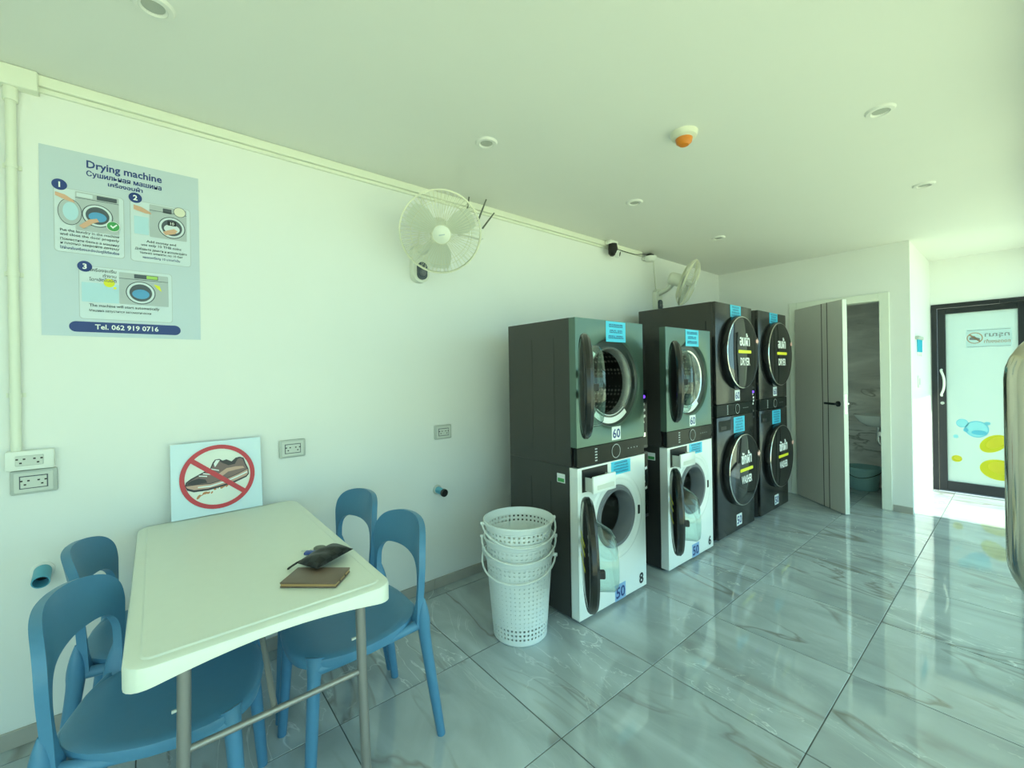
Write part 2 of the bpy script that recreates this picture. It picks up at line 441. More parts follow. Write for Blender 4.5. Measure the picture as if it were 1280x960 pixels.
fl = struct(obj('floor', box(BM(), XW - 0.1, XF + 0.1, YN - 0.1, YE + 0.1, -0.12, -0.0025), 'grout'), 'polished grey marble-look tiled floor')
tiles = {}
i0 = math.floor((XW - TX) / TS); j0 = math.floor((YN - TY) / TS); G = 0.0022
for i in range(i0, i0 + 7):
    for j in range(j0, j0 + 17):
        x0, x1 = max(TX + i * TS, XW), min(TX + (i + 1) * TS, XF); y0, y1 = max(TY + j * TS, YN), min(TY + (j + 1) * TS, YE)
        if x1 - x0 < 0.02 or y1 - y0 < 0.02: continue
        key = (round(x1 - x0, 3), round(y1 - y0, 3))
        if key not in tiles:
            hx, hy = key[0] / 2 - G, key[1] / 2 - G
            b = BM(); box(b, -hx, hx, -hy, hy, -0.010, 0.0, 0.0008, 1)
            tiles[key] = finish(b, False); tiles[key].materials.append(M['floor_marble'])
        obj('tile', tiles[key], None, fl, ((x0 + x1) / 2, (y0 + y1) / 2, 0))

struct(obj('ceiling', box(BM(), XW - 0.1, XF + 0.1, YN - 0.1, YE + 0.1, ZC, TOP), 'ceiling_paint'), 'plain pale plastered ceiling')
struct(obj('wall_left', box(BM(), XW - 0.1, XW, YN - 0.1, YE + 0.1, 0, ZC), 'wall_paint'), 'long pale wall behind the table and machines')
struct(obj('wall_near', box(BM(), XW, XF, YN - 0.1, YN, 0, ZC), 'wall_paint'), 'pale end wall')

# washroom wall with its doorway
DX0, DX1, DZ = -1.60, -0.893, 2.0
b = BM(); box(b, XW, DX0, YT, YT + 0.1, 0, ZC); box(b, DX1, XC, YT, YT + 0.1, 0, ZC); box(b, DX0, DX1, YT, YT + 0.1, DZ, ZC)
struct(obj('wall_washroom', b, 'wall_paint', smooth=False), 'pale wall with the washroom doorway')
struct(obj('wall_recess', box(BM(), XC - 0.1, XC, YT + 0.1, YE, 0, ZC), 'wall_paint'), 'short sunlit wall beside the glass door')
# end wall with the opening for the aluminium door
EX0, EX1, EZ = XC + 0.006, 0.05, 2.03
b = BM(); box(b, XW - 0.1, EX0, YE, YE + 0.1, 0, ZC); box(b, EX1, XF + 0.1, YE, YE + 0.1, 0, ZC); box(b, EX0, EX1, YE, YE + 0.1, EZ, ZC)
struct(obj('wall_end', b, 'wall_paint', smooth=False), 'end wall above the black framed glass door')
# washroom lining
wb = struct(obj('wall_washroom_back', box(BM(), XW, XC - 0.1, 6.26, 6.36, 0, ZC), 'wall_marble'), 'marble tiled washroom back wall')
struct(obj('wall_washroom_side', box(BM(), XC - 0.13, XC - 0.1005, YT + 0.1, 6.26, 0, ZC), 'wall_marble'), 'marble tiled washroom side wall')

# baseboards, laid in pieces
def skirting(name, horizontal, fixed, a, bnd, out, label):
    root = bpy.data.objects.new(name, None); C.objects.link(root); struct(root, label); root.empty_display_size = 0.05
    p = a; k = 0
    while p < bnd - 0.02:
        q = min(p + TS, bnd); bb = BM()
        if horizontal: box(bb, p + 0.001, q - 0.001, fixed, fixed + out, 0, 0.062, 0.0012, 1)
        else: box(bb, fixed, fixed + out, p + 0.001, q - 0.001, 0, 0.062, 0.0012, 1)
        obj('skirting_tile', bb, 'skirting', root, smooth=False); p = q
    return root
skirting('baseboard_left', False, XW, TY - 6 * TS + 0.2, YT, 0.011, 'low grey tile skirting along the long wall')
skirting('baseboard_washroom', True, YT, DX1 + 0.07, XC, -0.011, 'short grey skirting right of washroom door')

# ------------------------------------------------------------------ glazed front, outside
b = BM(); box(b, XF, XF + 0.1, YN, YE, 2.42, ZC); box(b, XF, XF + 0.1, YN - 0.1, YN + 0.05, 0, 2.42)
struct(obj('wall_front', b, 'wall_paint', smooth=False), 'lintel over the glazed front')
fronts = [(-2.15, -0.3), (1.35, 2.7), (2.7, 4.0), (4.0, 5.33), (5.33, 6.55)]
for k, (a, e) in enumerate(fronts):
    root = bpy.data.objects.new('window_%d' % (k + 1), None); C.objects.link(root); struct(root, 'full height glazed shop front bay'); root.location = (XF + 0.02, a, 0)
    L_ = e - a
    fb = BM(); box(fb, 0, 0.05, 0, 0.04, 0, 2.42); box(fb, 0, 0.05, L_ - 0.04, L_, 0, 2.42); box(fb, 0, 0.05, 0.04, L_ - 0.04, 0, 0.06); box(fb, 0, 0.05, 0.04, L_ - 0.04, 2.37, 2.42)
    obj('window_frame', fb, 'alu_black', root, smooth=False)
    obj('pane', box(BM(), 0.022, 0.028, 0.04, L_ - 0.04, 0.06, 2.37), 'window_glass', root, smooth=False)
for k, (a, e, hinge) in enumerate(((-0.3, 0.52, 0), (0.52, 1.35, 1))):
    root = bpy.data.objects.new('door_%d' % (k + 3), None); C.objects.link(root); struct(root, 'frameless glass entrance door with steel pull'); root.location = (XF + 0.02, a, 0)
    L_ = e - a
    obj('pane', box(BM(), 0.020, 0.030, 0.006, L_ - 0.006, 0.01, 2.41), 'window_glass', root, smooth=False)
    db = BM(); box(db, 0.01, 0.04, 0.006, L_ - 0.006, 0.01, 0.09); box(db, 0.01, 0.04, 0.006, L_ - 0.006, 2.33, 2.41)
    obj('rail', db, 'brushed_steel', root, smooth=False)
    if k == 1:
        # thick D-shaped pull, standing off the inside of the glass
        hy, z0, z1, xo, rr = 0.405, 1.022, 1.392, -0.104, 0.060
        pts = [(0.02, hy, z1)]
        for q in range(9):
            t = PI / 2 * q / 8; pts.append((xo + rr - rr * math.sin(t), hy, z1 - rr + rr * math.cos(t)))
        for q in range(9):
            t = PI / 2 * q / 8; pts.append((xo + rr - rr * math.cos(t), hy, z0 + rr - rr * math.sin(t)))
        pts.append((0.02, hy, z0))
        h = obj('handle', tube(BM(), pts, 0.019, 20), 'brushed_steel', root); h['label'] = 'thick stainless steel D-shaped door pull'
gr = struct(obj('ground_outside', box(BM(), XF + 0.1, 40, -30, 40, -0.10, -0.03), 'concrete'), 'pale pavement outside')
b = BM(); box(b, -30, XF + 0.1, YE + 0.1, 40, -0.10, -0.03)
struct(obj('ground_yard', b, 'concrete'), 'pale yard behind the end door')
struct(obj('sun_block_slab', box(BM(), XF + 0.1, XF + 1.60, YN - 1.5, YT + 0.08, 2.52, 2.60), 'white_plastic'), 'added unseen slab blocking sun over the glazed front')  # added out of view so direct sun reaches only the recess

# ------------------------------------------------------------------ washroom door (door_1)
d1 = bpy.data.objects.new('door_1', None); C.objects.link(d1); struct(d1, 'grey washroom door standing half open in a white frame'); d1.location = (DX0, YT, 0)
ow = DX1 - DX0
b = BM(); fw = 0.062
box(b, -fw, 0.012, -0.014, 0.112, 0, DZ + fw, 0.003, 1); box(b, ow - 0.012, ow + fw, -0.014, 0.112, 0, DZ + fw, 0.003, 1); box(b, 0.012, ow - 0.012, -0.014, 0.112, DZ - 0.012, DZ + fw, 0.003, 1)
obj('door_frame', b, 'door_white', d1, smooth=False)
ang = math.atan2(4.915 - (YT - 0.02), -1.125 - (DX0 + 0.015)); LW = ow - 0.03
lf = obj('door_leaf', box(BM(), 0, LW, -0.02, 0.02, 0.008, DZ - 0.015, 0.002, 1), 'door_grey', d1, (0.015, -0.025, 0), (0, 0, ang), smooth=False)
for gx in (0.40, 0.475):
    b = BM(); box(b, gx, gx + 0.010, -0.0206, -0.0195, 0.008, DZ - 0.016); obj('groove', b, 'groove', lf, smooth=False)
obj('edge_strip', box(BM(), LW - 0.004, LW + 0.0012, -0.0195, 0.0195, 0.010, DZ - 0.018), 'door_white', lf, smooth=False)
for s in (-1, 1):
    b = BM(); cyl(b, (LW - 0.06, s * 0.02, 1.02), (LW - 0.06, s * 0.032, 1.02), 0.026, n=20); cyl(b, (LW - 0.06, s * 0.03, 1.02), (LW - 0.06, s * 0.062, 1.02), 0.010, n=12)
    box(b, LW - 0.19, LW - 0.05, s * 0.062 - 0.008, s * 0.062 + 0.008, 1.010, 1.030, 0.004, 2)
    obj('lever_handle', b, 'alu_black' if s < 0 else 'chrome', lf)
b = BM(); box(b, LW, LW + 0.0022, -0.011, 0.011, 0.93, 1.11); obj('lock_plate', b, 'chrome', lf, smooth=False)
for hz in (0.22, 0.95, 1.55, 1.80):
    b = BM(); cyl(b, (0.006, -0.033, hz - 0.05), (0.006, -0.033, hz + 0.05), 0.008, n=10); obj('hinge', b, 'outlet_grey', d1)

# washbasin, trap and bucket in the washroom
t = thing('wash_basin', 'white ceramic wash basin with chrome trap on washroom side wall', 'sink', (XC - 0.13, 5.93, 0))
b = BM(); n = 28; prof = [(0.02, 0.0), (0.09, 0.005), (0.15, 0.05), (0.185, 0.105), (0.195, 0.125), (0.188, 0.128), (0.165, 0.115), (0.12, 0.05), (0.0, 0.03)]
lathe(b, prof, n, Matrix.Translation((-0.215, 0, 0.72)) @ Matrix.Diagonal((1.08, 0.95, 1, 1)))
box(b, -0.08, -0.002, -0.16, 0.16, 0.745, 0.85, 0.015, 2); obj('basin', b, 'ceramic', t)
b = BM(); tube(b, smooth_path([(-0.21, 0, 0.72), (-0.21, 0, 0.60), (-0.20, 0, 0.54), (-0.15, 0, 0.515), (-0.10, 0, 0.54), (-0.085, 0, 0.60), (-0.05, 0, 0.62), (-0.002, 0, 0.62)], 4), 0.016, 12)
lathe(b, [(0.03, 0), (0.03, 0.07), (0.018, 0.08)], 16, Matrix.Translation((-0.21, 0, 0.57)), True); obj('trap', b, 'chrome', t)
b = BM(); cyl(b, (-0.14, -0.13, 0.66), (-0.002, -0.13, 0.66), 0.010, n=10); box(b, -0.20, -0.14, -0.15, -0.11, 0.635, 0.685, 0.008, 2); obj('stop_valve', b, 'chrome', t)
b = BM(); cyl(b, (-0.05, 0.05, 0.84), (-0.05, 0.05, 0.97), 0.013, n=12); cyl(b, (-0.05, 0.05, 0.96), (-0.17, 0.05, 0.94), 0.011, n=12); obj('tap', b, 'chrome', t)
t = thing('bucket', 'teal plastic bucket standing on washroom floor', 'bucket', (-1.19, 6.08, 0))
b = BM(); lathe(b, [(0, 0.004), (0.118, 0.0), (0.128, 0.012), (0.150, 0.22), (0.163, 0.225), (0.163, 0.25), (0.156, 0.25), (0.146, 0.215), (0.122, 0.02), (0, 0.018)], 36); obj('body', b, 'bucket_teal', t)
b = BM(); tube(b, smooth_path([(-0.165, 0, 0.225), (-0.15, -0.09, 0.20), (-0.08, -0.16, 0.165), (0.0, -0.185, 0.15), (0.08, -0.16, 0.165), (0.15, -0.09, 0.20), (0.165, 0, 0.225)], 4), 0.0035, 6); obj('handle', b, 'black', t)
b = BM(); box(b, -0.175, -0.14, -0.025, 0.025, 0.16, 0.245, 0.005, 1); obj('grip', b, 'black', t)
t = thing('wall_plate', 'small grey wall plate inside the washroom beside the door lever', 'switch', (-1.39, 6.26, 1.10))
obj('plate', box(BM(), -0.035, 0.035, -0.012, 0, -0.05, 0.05, 0.003, 1), 'outlet_grey', t); obj('button', box(BM(), -0.015, 0.015, -0.016, -0.011, -0.025, 0.025, 0.002, 1), 'print_darkgrey', t)

# ------------------------------------------------------------------ black framed frosted door (door_2)
d2 = bpy.data.objects.new('door_2', None); C.objects.link(d2); struct(d2, 'black aluminium door with a frosted glass pane'); d2.location = (EX0, YE, 0)
W2 = EX1 - EX0
b = BM(); box(b, 0, 0.045, -0.012, 0.09, 0, EZ); box(b, W2 - 0.045, W2, -0.012, 0.09, 0, EZ); box(b, 0.045, W2 - 0.045, -0.012, 0.09, EZ - 0.045, EZ)
obj('door_frame', b, 'alu_black', d2, smooth=False)
b = BM(); A0, A1, B0, B1 = 0.048, W2 - 0.048, 0.012, EZ - 0.048
box(b, A0, A0 + 0.062, -0.006, 0.036, B0, B1, 0.002, 1); box(b, A1 - 0.062, A1, -0.006, 0.036, B0, B1, 0.002, 1)
box(b, A0 + 0.062, A1 - 0.062, -0.006, 0.036, B1 - 0.062, B1, 0.002, 1); box(b, A0 + 0.062, A1 - 0.062, -0.006, 0.036, B0, B0 + 0.10, 0.002, 1)
obj('leaf_frame', b, 'alu_black', d2, smooth=False)
pn = obj('pane', box(BM(), A0 + 0.058, A1 - 0.058, 0.012, 0.018, B0 + 0.095, B1 - 0.058), 'frosted_pane', d2, smooth=False)
obj('handle', tube(BM(), smooth_path([(0.075, 0.0, 1.035), (0.075, -0.035, 1.05), (0.093, -0.045, 1.11), (0.098, -0.047, 1.175), (0.093, -0.045, 1.24), (0.075, -0.035, 1.305), (0.075, 0.0, 1.32)], 5), 0.011, 10), 'white_plastic', d2)
b = BM(); cyl(b, (0.079, -0.005, 0.955), (0.079, -0.012, 0.955), 0.016, n=16); obj('lock', b, 'outlet_grey', d2)
b = BM(); box(b, 0.50, 0.70, -0.05, -0.013, EZ - 0.05, EZ - 0.012, 0.004, 1); obj('door_closer', b, 'alu_black', d2)
def film(polys, m, lay, name='window_film'):
    bb = BM()
    for p_ in polys: flat(bb, [(x - EX0, z) for x, z in p_], 0.0115 - 0.0008 * lay)
    return obj(name, bb, m, pn, smooth=False)
film([rrect(-0.418, -0.10, 1.545, 1.735, 0.004)], 'film_sign', 1)
b = BM(); ringflat(b, -0.355 - EX0, 1.645, 0.050, 0.058, 0.0115 - 0.0024); flat(b, [(x - EX0, z) for x, z in ((-0.397, 1.675), (-0.388, 1.686), (-0.313, 1.615), (-0.322, 1.604))], 0.0115 - 0.0026)
obj('window_film', b, 'film_sign_red', pn, smooth=False)
film([[(-0.395, 1.628), (-0.32, 1.622), (-0.318, 1.640), (-0.345, 1.652), (-0.36, 1.668), (-0.392, 1.650)]], 'film_sign_ink', 2)
text('กรุณา', -0.20 - EX0, 1.655, 0.0115 - 0.0024, 0.042, 'film_sign_ink', pn, 0.01, width=0.17, mirror=True)
text('ถอดรองเท้า', -0.20 - EX0, 1.59, 0.0115 - 0.0024, 0.032, 'film_sign_red', pn, 0.01, width=0.18, mirror=True)
b = BM()
for p_ in ((-0.410, 1.552, -0.108, 1.556), (-0.410, 1.724, -0.108, 1.728)): flat(b, [(p_[0] - EX0, p_[1]), (p_[2] - EX0, p_[1]), (p_[2] - EX0, p_[3]), (p_[0] - EX0, p_[3])], 0.0115 - 0.0024)
obj('window_film', b, 'film_sign_ink', pn, smooth=False)
film([ell(-0.350, 0.690, 0.085, 0.083)], 'film_bubble', 1); film([ell(-0.335, 0.655, 0.055, 0.025)], 'film_bubble_dark', 2)
film([ell(-0.455, 0.745, 0.045)], 'film_bubble', 1); film([ell(-0.275, 0.755, 0.022, 0.018)], 'film_bubble_dark', 1); film([ell(-0.505, 0.60, 0.020)], 'film_bubble', 1); film([ell(-0.43, 0.675, 0.02)], 'film_bubble_dark', 2)
b = BM(); ringflat(b, -0.350 - EX0, 0.690, 0.078, 0.087, 0.0115 - 0.002); ringflat(b, -0.455 - EX0, 0.745, 0.040, 0.046, 0.0115 - 0.002); obj('window_film', b, 'film_bubble_dark', pn, smooth=False)
for cx, cz, rx, rz, ro in ((-0.50, 0.362, 0.040, 0.036, 0.1), (-0.235, 0.55, 0.115, 0.075, 0.75), (-0.20, 0.285, 0.135, 0.105, -0.15)):
    film([ell(cx, cz, rx, rz, rot=ro)], 'film_gold', 1); film([ell(cx + rx * 0.15, cz + rz * 0.2, rx * 0.72, rz * 0.62, rot=ro)], 'film_gold_light', 2)

# hooks and switch on the sunlit recess wall
t = thing('hook_rack', 'small rack with blue holders high on sunlit wall by glass door', 'rack', (XC, 5.70, 1.58), RZ)
obj('rail', box(BM(), -0.14, 0.14, -0.030, 0, 0.035, 0.068, 0.004, 1), 'outlet_grey', t)
for k in range(3):
    x = -0.095 + 0.095 * k; b = BM(); cyl(b, (x, -0.016, 0.036), (x, -0.016, -0.085), 0.009, 0.008, 12); obj('holder', b, 'hook_blue', t)
    b = BM(); cyl(b, (x, -0.016, -0.085), (x, -0.016, -0.125), 0.006, 0.004, 8); obj('tip', b, 'white_plastic', t)
t = thing('light_switch', 'white light switch under the blue rack by glass door', 'switch', (XC, 5.71, 1.21), RZ)
obj('plate', box(BM(), -0.04, 0.04, -0.01, 0, -0.06, 0.06, 0.003, 1), 'white_plastic', t); obj('rocker', box(BM(), -0.016, 0.016, -0.015, -0.009, -0.03, 0.03, 0.002, 1), 'outlet_face', t)

# ------------------------------------------------------------------ ceiling fittings
def downlight(x, y, label):
    t = thing('downlight', label, 'light', (x, y, ZC), group='recessed ceiling downlights')
    obj('trim_ring', lathe(BM(), [(0.030, -0.004), (0.036, -0.010), (0.050, -0.009), (0.056, 0.0)], 36), 'ceiling_paint', t)
    obj('lens', lathe(BM(), [(0.0, -0.0035), (0.031, -0.0035), (0.034, -0.006)], 28), 'downlight_lens', t)
    obj('inner_rim', lathe(BM(), [(0.031, -0.005), (0.034, -0.0075), (0.037, -0.0105)], 28), 'outlet_grey', t)
for x, y, l_ in ((-1.731, 0.011, 'round ceiling downlight above the table and poster'), (-1.731, 1.297, 'round ceiling downlight in front of the big wall fan'),
                 (-0.417, 2.54, 'round ceiling downlight to the right of smoke detector'), (-1.718, 2.548, 'round ceiling downlight near the security camera'),
                 (-0.414, 3.79, 'round ceiling downlight nearest the glass door end'), (-1.726, 3.816, 'round ceiling downlight above the tall dark machines')):
    downlight(x, y, l_)
t = thing('smoke_detector', 'round cream smoke detector with orange cover on ceiling', 'smoke detector', (-1.066, 2.006, ZC))
obj('base', lathe(BM(), [(0.0, -0.03), (0.045, -0.03), (0.058, -0.022), (0.064, 0.0)], 32), 'smoke_base', t)
obj('cover', lathe(BM(), [(0.0, -0.062), (0.022, -0.060), (0.036, -0.048), (0.040, -0.030)], 28), 'orange', t)

# ------------------------------------------------------------------ trunking, outlets, pipes on the long wall
t = thing('cable_trunking', 'cream cable trunking running along the top of the long wall', 'trunking', (XW, 0, ZC), RZ)
obj('run', box(BM(), -0.33, 3.66, -0.028, 0, -0.042, -0.001, 0.002, 1), 'trunk_plastic', t)
obj('lower_band', box(BM(), -0.33, 3.3, -0.014, 0, -0.060, -0.0425, 0.002, 1), 'trunk_plastic', t)  # thin strip modelled for the faint band below the run
obj('cover_box', box(BM(), -1.9, -0.325, -0.045, 0, -0.076, -0.001, 0.003, 1), 'trunk_plastic', t)
t = thing('conduit', 'cream vertical conduit dropping to the sockets beside the poster', 'conduit', (XW, -0.398, 0), RZ)
obj('pipe', tube(BM(), [(0, -0.016, 1.09), (0, -0.016, 2.44)], 0.0145, 14), 'trunk_plastic', t)
b = BM(); cyl(b, (0, -0.016, 2.39), (0, -0.016, 2.44), 0.020, n=14); obj('collar', b, 'trunk_plastic', t)
for cz in (1.3, 1.75, 2.15):
    b = BM(); box(b, -0.024, 0.024, -0.006, 0, cz - 0.008, cz + 0.008); cyl(b, (0, -0.016, cz - 0.008), (0, -0.016, cz + 0.008), 0.017, n=14); obj('clip', b, 'trunk_plastic', t)

def sockets(t, cx, cz, y, dark='black'):
    for s in (-1, 1):
        for dx, dz, a in ((-0.009, 0.006, 0), (0.009, 0.006, 0), (0, -0.008, 0)):
            b = BM(); box(b, cx + s * 0.022 + dx - 0.0032, cx + s * 0.022 + dx + 0.0032, y - 0.0008, y + 0.002, cz + dz - 0.0026, cz + dz + 0.0026)
            obj('socket_hole', b, dark, t, smooth=False)
t = thing('socket_box', 'white surface twin socket box under the vertical conduit', 'outlet', (XW, -0.362, 1.058), RZ)
obj('box', box(BM(), -0.062, 0.062, -0.038, 0, -0.036, 0.036, 0.005, 2), 'white_plastic', t)
obj('face', box(BM(), -0.036, 0.036, -0.041, -0.037, -0.019, 0.019, 0.002, 1), 'outlet_face', t); sockets(t, 0, 0, -0.0412)
def grey_outlet(y, z, label):
    t = thing('wall_outlet', label, 'outlet', (XW, y, z), RZ, 'grey wall outlets')
    obj('plate', box(BM(), -0.061, 0.061, -0.016, 0, -0.045, 0.045, 0.006, 2), 'outlet_grey', t)
    b = BM(); prism(b, rrect(-0.050, 0.050, -0.036, 0.036, 0.004), -0.0185, -0.015); obj('inner_frame', b, 'outlet_face', t, smooth=False)
    b = BM(); box(b, -0.037, 0.037, -0.0195, -0.018, -0.024, 0.024); obj('gasket', b, 'print_darkgrey', t, smooth=False)
    b = BM(); box(b, -0.0335, 0.0335, -0.0215, -0.019, -0.0205, 0.0205); obj('face', b, 'outlet_face', t, smooth=False); sockets(t, 0, 0, -0.0217)
grey_outlet(-0.355, 0.974, 'grey wall outlet directly below the white socket box'); grey_outlet(0.535, 0.988, 'grey wall outlet beside the no-shoes sign'); grey_outlet(1.416, 0.985, 'grey wall outlet above the capped blue pipe')

t = thing('open_pipe', 'open blue waste pipe end poking from wall behind chairs', 'pipe', (XW, -0.338, 0.628), RZ)
b = BM(); lathe(b, [(0.025, 0.0), (0.025, 0.075), (0.0215, 0.075), (0.0215, 0.01)], 24, axis_mtx((0, 0, 0), (0.05, -1, -0.28))); obj('tube', b, 'pipe_blue', t)
b = BM(); lathe(b, [(0.0, 0.030), (0.0217, 0.030)], 24, axis_mtx((0, 0, 0), (0.05, -1, -0.28))); obj('bore', b, 'black', t)
b = BM(); lathe(b, [(0.025, 0.0), (0.034, 0.0), (0.032, 0.004), (0.025, 0.006)], 24, axis_mtx((0, -0.001, 0), (0, -1, 0))); obj('wall_collar', b, 'wall_paint', t)
t = thing('capped_pipe', 'short blue pipe with black cap on wall near laundry baskets', 'pipe', (XW, 1.371, 0.622), RZ)
b = BM(); lathe(b, [(0.021, 0.0), (0.021, 0.085)], 20, axis_mtx((0, 0, 0), (0, -1, -0.05))); obj('tube', b, 'pipe_blue', t)
b = BM(); lathe(b, [(0.022, 0.080), (0.024, 0.082), (0.024, 0.095), (0.020, 0.098), (0.0, 0.097)], 20, axis_mtx((0, 0, 0), (0, -1, -0.05))); obj('cap', b, 'black', t)
b = BM(); lathe(b, [(0.021, 0.0), (0.030, 0.0), (0.028, 0.012), (0.021, 0.014)], 20, axis_mtx((0, -0.001, 0), (0, -1, 0))); obj('collar', b, 'outlet_grey', t)

# ------------------------------------------------------------------ wall fans, router, security cameras
def wall_fan(label, loc, axis, head, arm_from, cable=None):
    """local: x along the wall, -y into the room"""
    t = thing('wall_fan', label, 'fan', loc, RZ, 'white wall fans')
    Hm = axis_mtx(head, axis); R = 0.222
    b = BM(); prism(b, rrect(-0.055, 0.055, -0.13, 0.10, 0.05, 6), -0.045, -0.001); obj('wall_bracket', b, 'fan_white', t)
    b = BM(); prism(b, rrect(-0.030, 0.034, -0.115, -0.01, 0.03, 6), -0.060, -0.044); k = obj('control_panel', b, 'print_darkgrey', t)
    b = BM(); lathe(b, [(0.0, 0.012), (0.018, 0.012), (0.021, 0.0)], 18, Matrix.Translation((0.002, -0.060, -0.075)) @ MY); obj('knob', b, 'gasket', k)
    b = BM(); back = Hm @ Vector((0, 0, -0.13)); tube(b, smooth_path([arm_from, (arm_from[0] * 0.5 + back.x * 0.5, arm_from[1] * 0.5 + back.y * 0.5 - 0.02, arm_from[2] * 0.4 + back.z * 0.6 - 0.03), back], 5), 0.024, 12); obj('arm', b, 'fan_white', t)
    b = BM(); lathe(b, [(0.0, -0.19), (0.045, -0.188), (0.060, -0.17), (0.062, -0.08), (0.052, -0.05), (0.0, -0.048)], 24, Hm); mo = obj('motor_housing', b, 'fan_white', t)
    def grille(prof, nw, name):
        g = BM()
        for q in range(nw):
            a = 2 * PI * q / nw; tube(g, [Hm @ Vector((r * math.cos(a), r * math.sin(a), z)) for r, z in prof], 0.0012, 4)
        for r, z, rr in ((prof[0][0], prof[0][1], 0.0022), (prof[-1][0], prof[-1][1], 0.0030), (prof[2][0], prof[2][1], 0.0014)):
            tube(g, [Hm @ Vector((r * math.cos(2 * PI * q / 48), r * math.sin(2 * PI * q / 48), z)) for q in range(48)], rr, 5, True)
        return obj(name, g, 'wire_white', t)
    gf = grille([(0.050, 0.062), (0.10, 0.062), (0.165, 0.050), (0.205, 0.028), (R, 0.0)], 60, 'front_grille')
    gb = grille([(0.050, -0.060), (0.10, -0.062), (0.165, -0.055), (0.205, -0.030), (R, -0.003)], 60, 'rear_grille')
    b = BM(); lathe(b, [(R - 0.004, -0.010), (R + 0.004, -0.010), (R + 0.005, 0.006), (R - 0.003, 0.007), (R - 0.004, -0.010)], 56, Hm); obj('rim_band', b, 'wire_white', t)
    b = BM(); lathe(b, [(0.0, 0.072), (0.040, 0.069), (0.052, 0.060), (0.050, 0.054), (0.0, 0.054)], 28, Hm); cp = obj('badge_cap', b, 'fan_white', t)
    b = BM(); box(b, -0.016, 0.016, -0.003, 0.003, 0.0705, 0.0730, 0, 1, Hm @ Matrix.Rotation(0.2, 4, 'Z')); obj('badge_mark', b, 'print_grey', cp, smooth=False)
    b = BM(); lathe(b, [(0.0, 0.042), (0.020, 0.040), (0.026, 0.02), (0.026, -0.03), (0.0, -0.048)], 20, Hm); obj('hub', b, 'fan_blade', t)
    for q in range(3):
        bb = BM(); rows = []
        for i in range(9):
            r = 0.022 + (R - 0.045) * i / 8
            w = 0.35 + 0.95 * math.sin(PI * min(1, 0.12 + 0.80 * i / 8)) ** 0.8 * (0.55 + 0.45 * (1 - i / 8))
            rows.append([(r, -w / 2 + w * j / 6) for j in range(7)])
        V = []
        for row in rows:
            V.append([bb.verts.new(Hm @ Vector((r * math.cos(a + 2 * PI * q / 3 + 0.5), r * math.sin(a + 2 * PI * q / 3 + 0.5), 0.022 * a))) for r, a in row])
        for i in range(8):
            for j in range(6): bb.faces.new((V[i][j], V[i + 1][j], V[i + 1][j + 1], V[i][j + 1]))
        bmesh.ops.solidify(bb, geom=bb.faces[:], thickness=0.002)
        obj('blade', bb, 'fan_blade', t)
    if cable: obj('power_cable', tube(BM(), smooth_path(cable, 5), 0.004, 6), 'cream_plastic', t)
    return t
wall_fan('white wall fan facing the room above the table end', (XW, 1.262, 2.05), (-0.40, -0.80, -0.46), (-0.030, -0.335, 0.090), (0.0, -0.03, 0.05), [(0.0, -0.005, 0.10), (0.02, -0.006, 0.25), (0.03, -0.008, 0.41)])
wall_fan('white wall fan seen edge-on above the tall dark machines', (XW, 3.92, 2.08), (0.36, -0.85, -0.38), (0.03, -0.335, 0.115), (0.0, -0.03, 0.05), [(0.0, -0.005, 0.10), (-0.03, -0.008, 0.30), (-0.04, -0.008, 0.43)])

t = thing('router', 'white internet router with dark antennas on wall behind the fan', 'router', (XW, 1.66, 2.335), RZ)
obj('case', box(BM(), -0.11, 0.09, -0.038, 0, -0.06, 0.06, 0.008, 2), 'white_plastic', t)
for p0, p1 in (((-0.065, -0.05, 0.05), (-0.095, -0.13, 0.155)), ((0.03, -0.05, 0.05), (0.04, -0.134, 0.172)), ((0.065, -0.05, 0.005), (0.105, -0.134, 0.097))):
    b = BM(); tube(b, [p0, tuple(p0[i] * 0.5 + p1[i] * 0.5 for i in range(3)), p1], [0.006, 0.0055, 0.0045], 8); obj('antenna', b, 'antenna', t)
t = thing('security_camera', 'black and white security camera under the cable trunking', 'camera', (XW, 3.13, 2.47), RZ)
obj('mount', box(BM(), -0.05, 0.06, -0.09, -0.0285, 0.012, 0.044, 0.006, 2), 'white_plastic', t)
b = BM(); lathe(b, [(0.0, 0.0), (0.036, 0.0), (0.042, -0.04), (0.040, -0.085), (0.024, -0.105), (0.0, -0.11)], 24, Matrix.Translation((0.0, -0.075, 0.014))); obj('neck', b, 'black', t)
cm = axis_mtx((0.022, -0.095, -0.072), (0.35, -0.85, -0.25))
b = BM(); lathe(b, [(0.0, -0.04), (0.022, -0.038), (0.031, -0.016), (0.033, 0.016), (0.029, 0.032), (0.022, 0.033)], 24, cm); hd = obj('camera_head', b, 'white_plastic', t)
b = BM(); lathe(b, [(0.023, 0.032), (0.0, 0.036)], 20, cm); obj('lens', b, 'black_glass', hd)
b = BM(); tube(b, [(-0.055, -0.055, 0.02), (-0.06, -0.06, 0.06), (-0.02, -0.05, 0.015), (-0.07, -0.03, 0.0)], 0.003, 6); obj('cable', b, 'cream_plastic', t)
t = thing('dome_camera', 'small white dome device with black top cable near far fan', 'camera', (XW, 3.735, 2.44), RZ)
b = BM(); lathe(b, [(0.0, -0.055), (0.035, -0.050), (0.055, -0.030), (0.060, -0.004), (0.0, 0.0)], 24, Matrix.Translation((0, -0.065, 0.035))); obj('dome', b, 'white_plastic', t)
b = BM(); box(b, -0.03, 0.035, -0.09, -0.035, 0.036, 0.058, 0.006, 1); obj('connector', b, 'black', t)
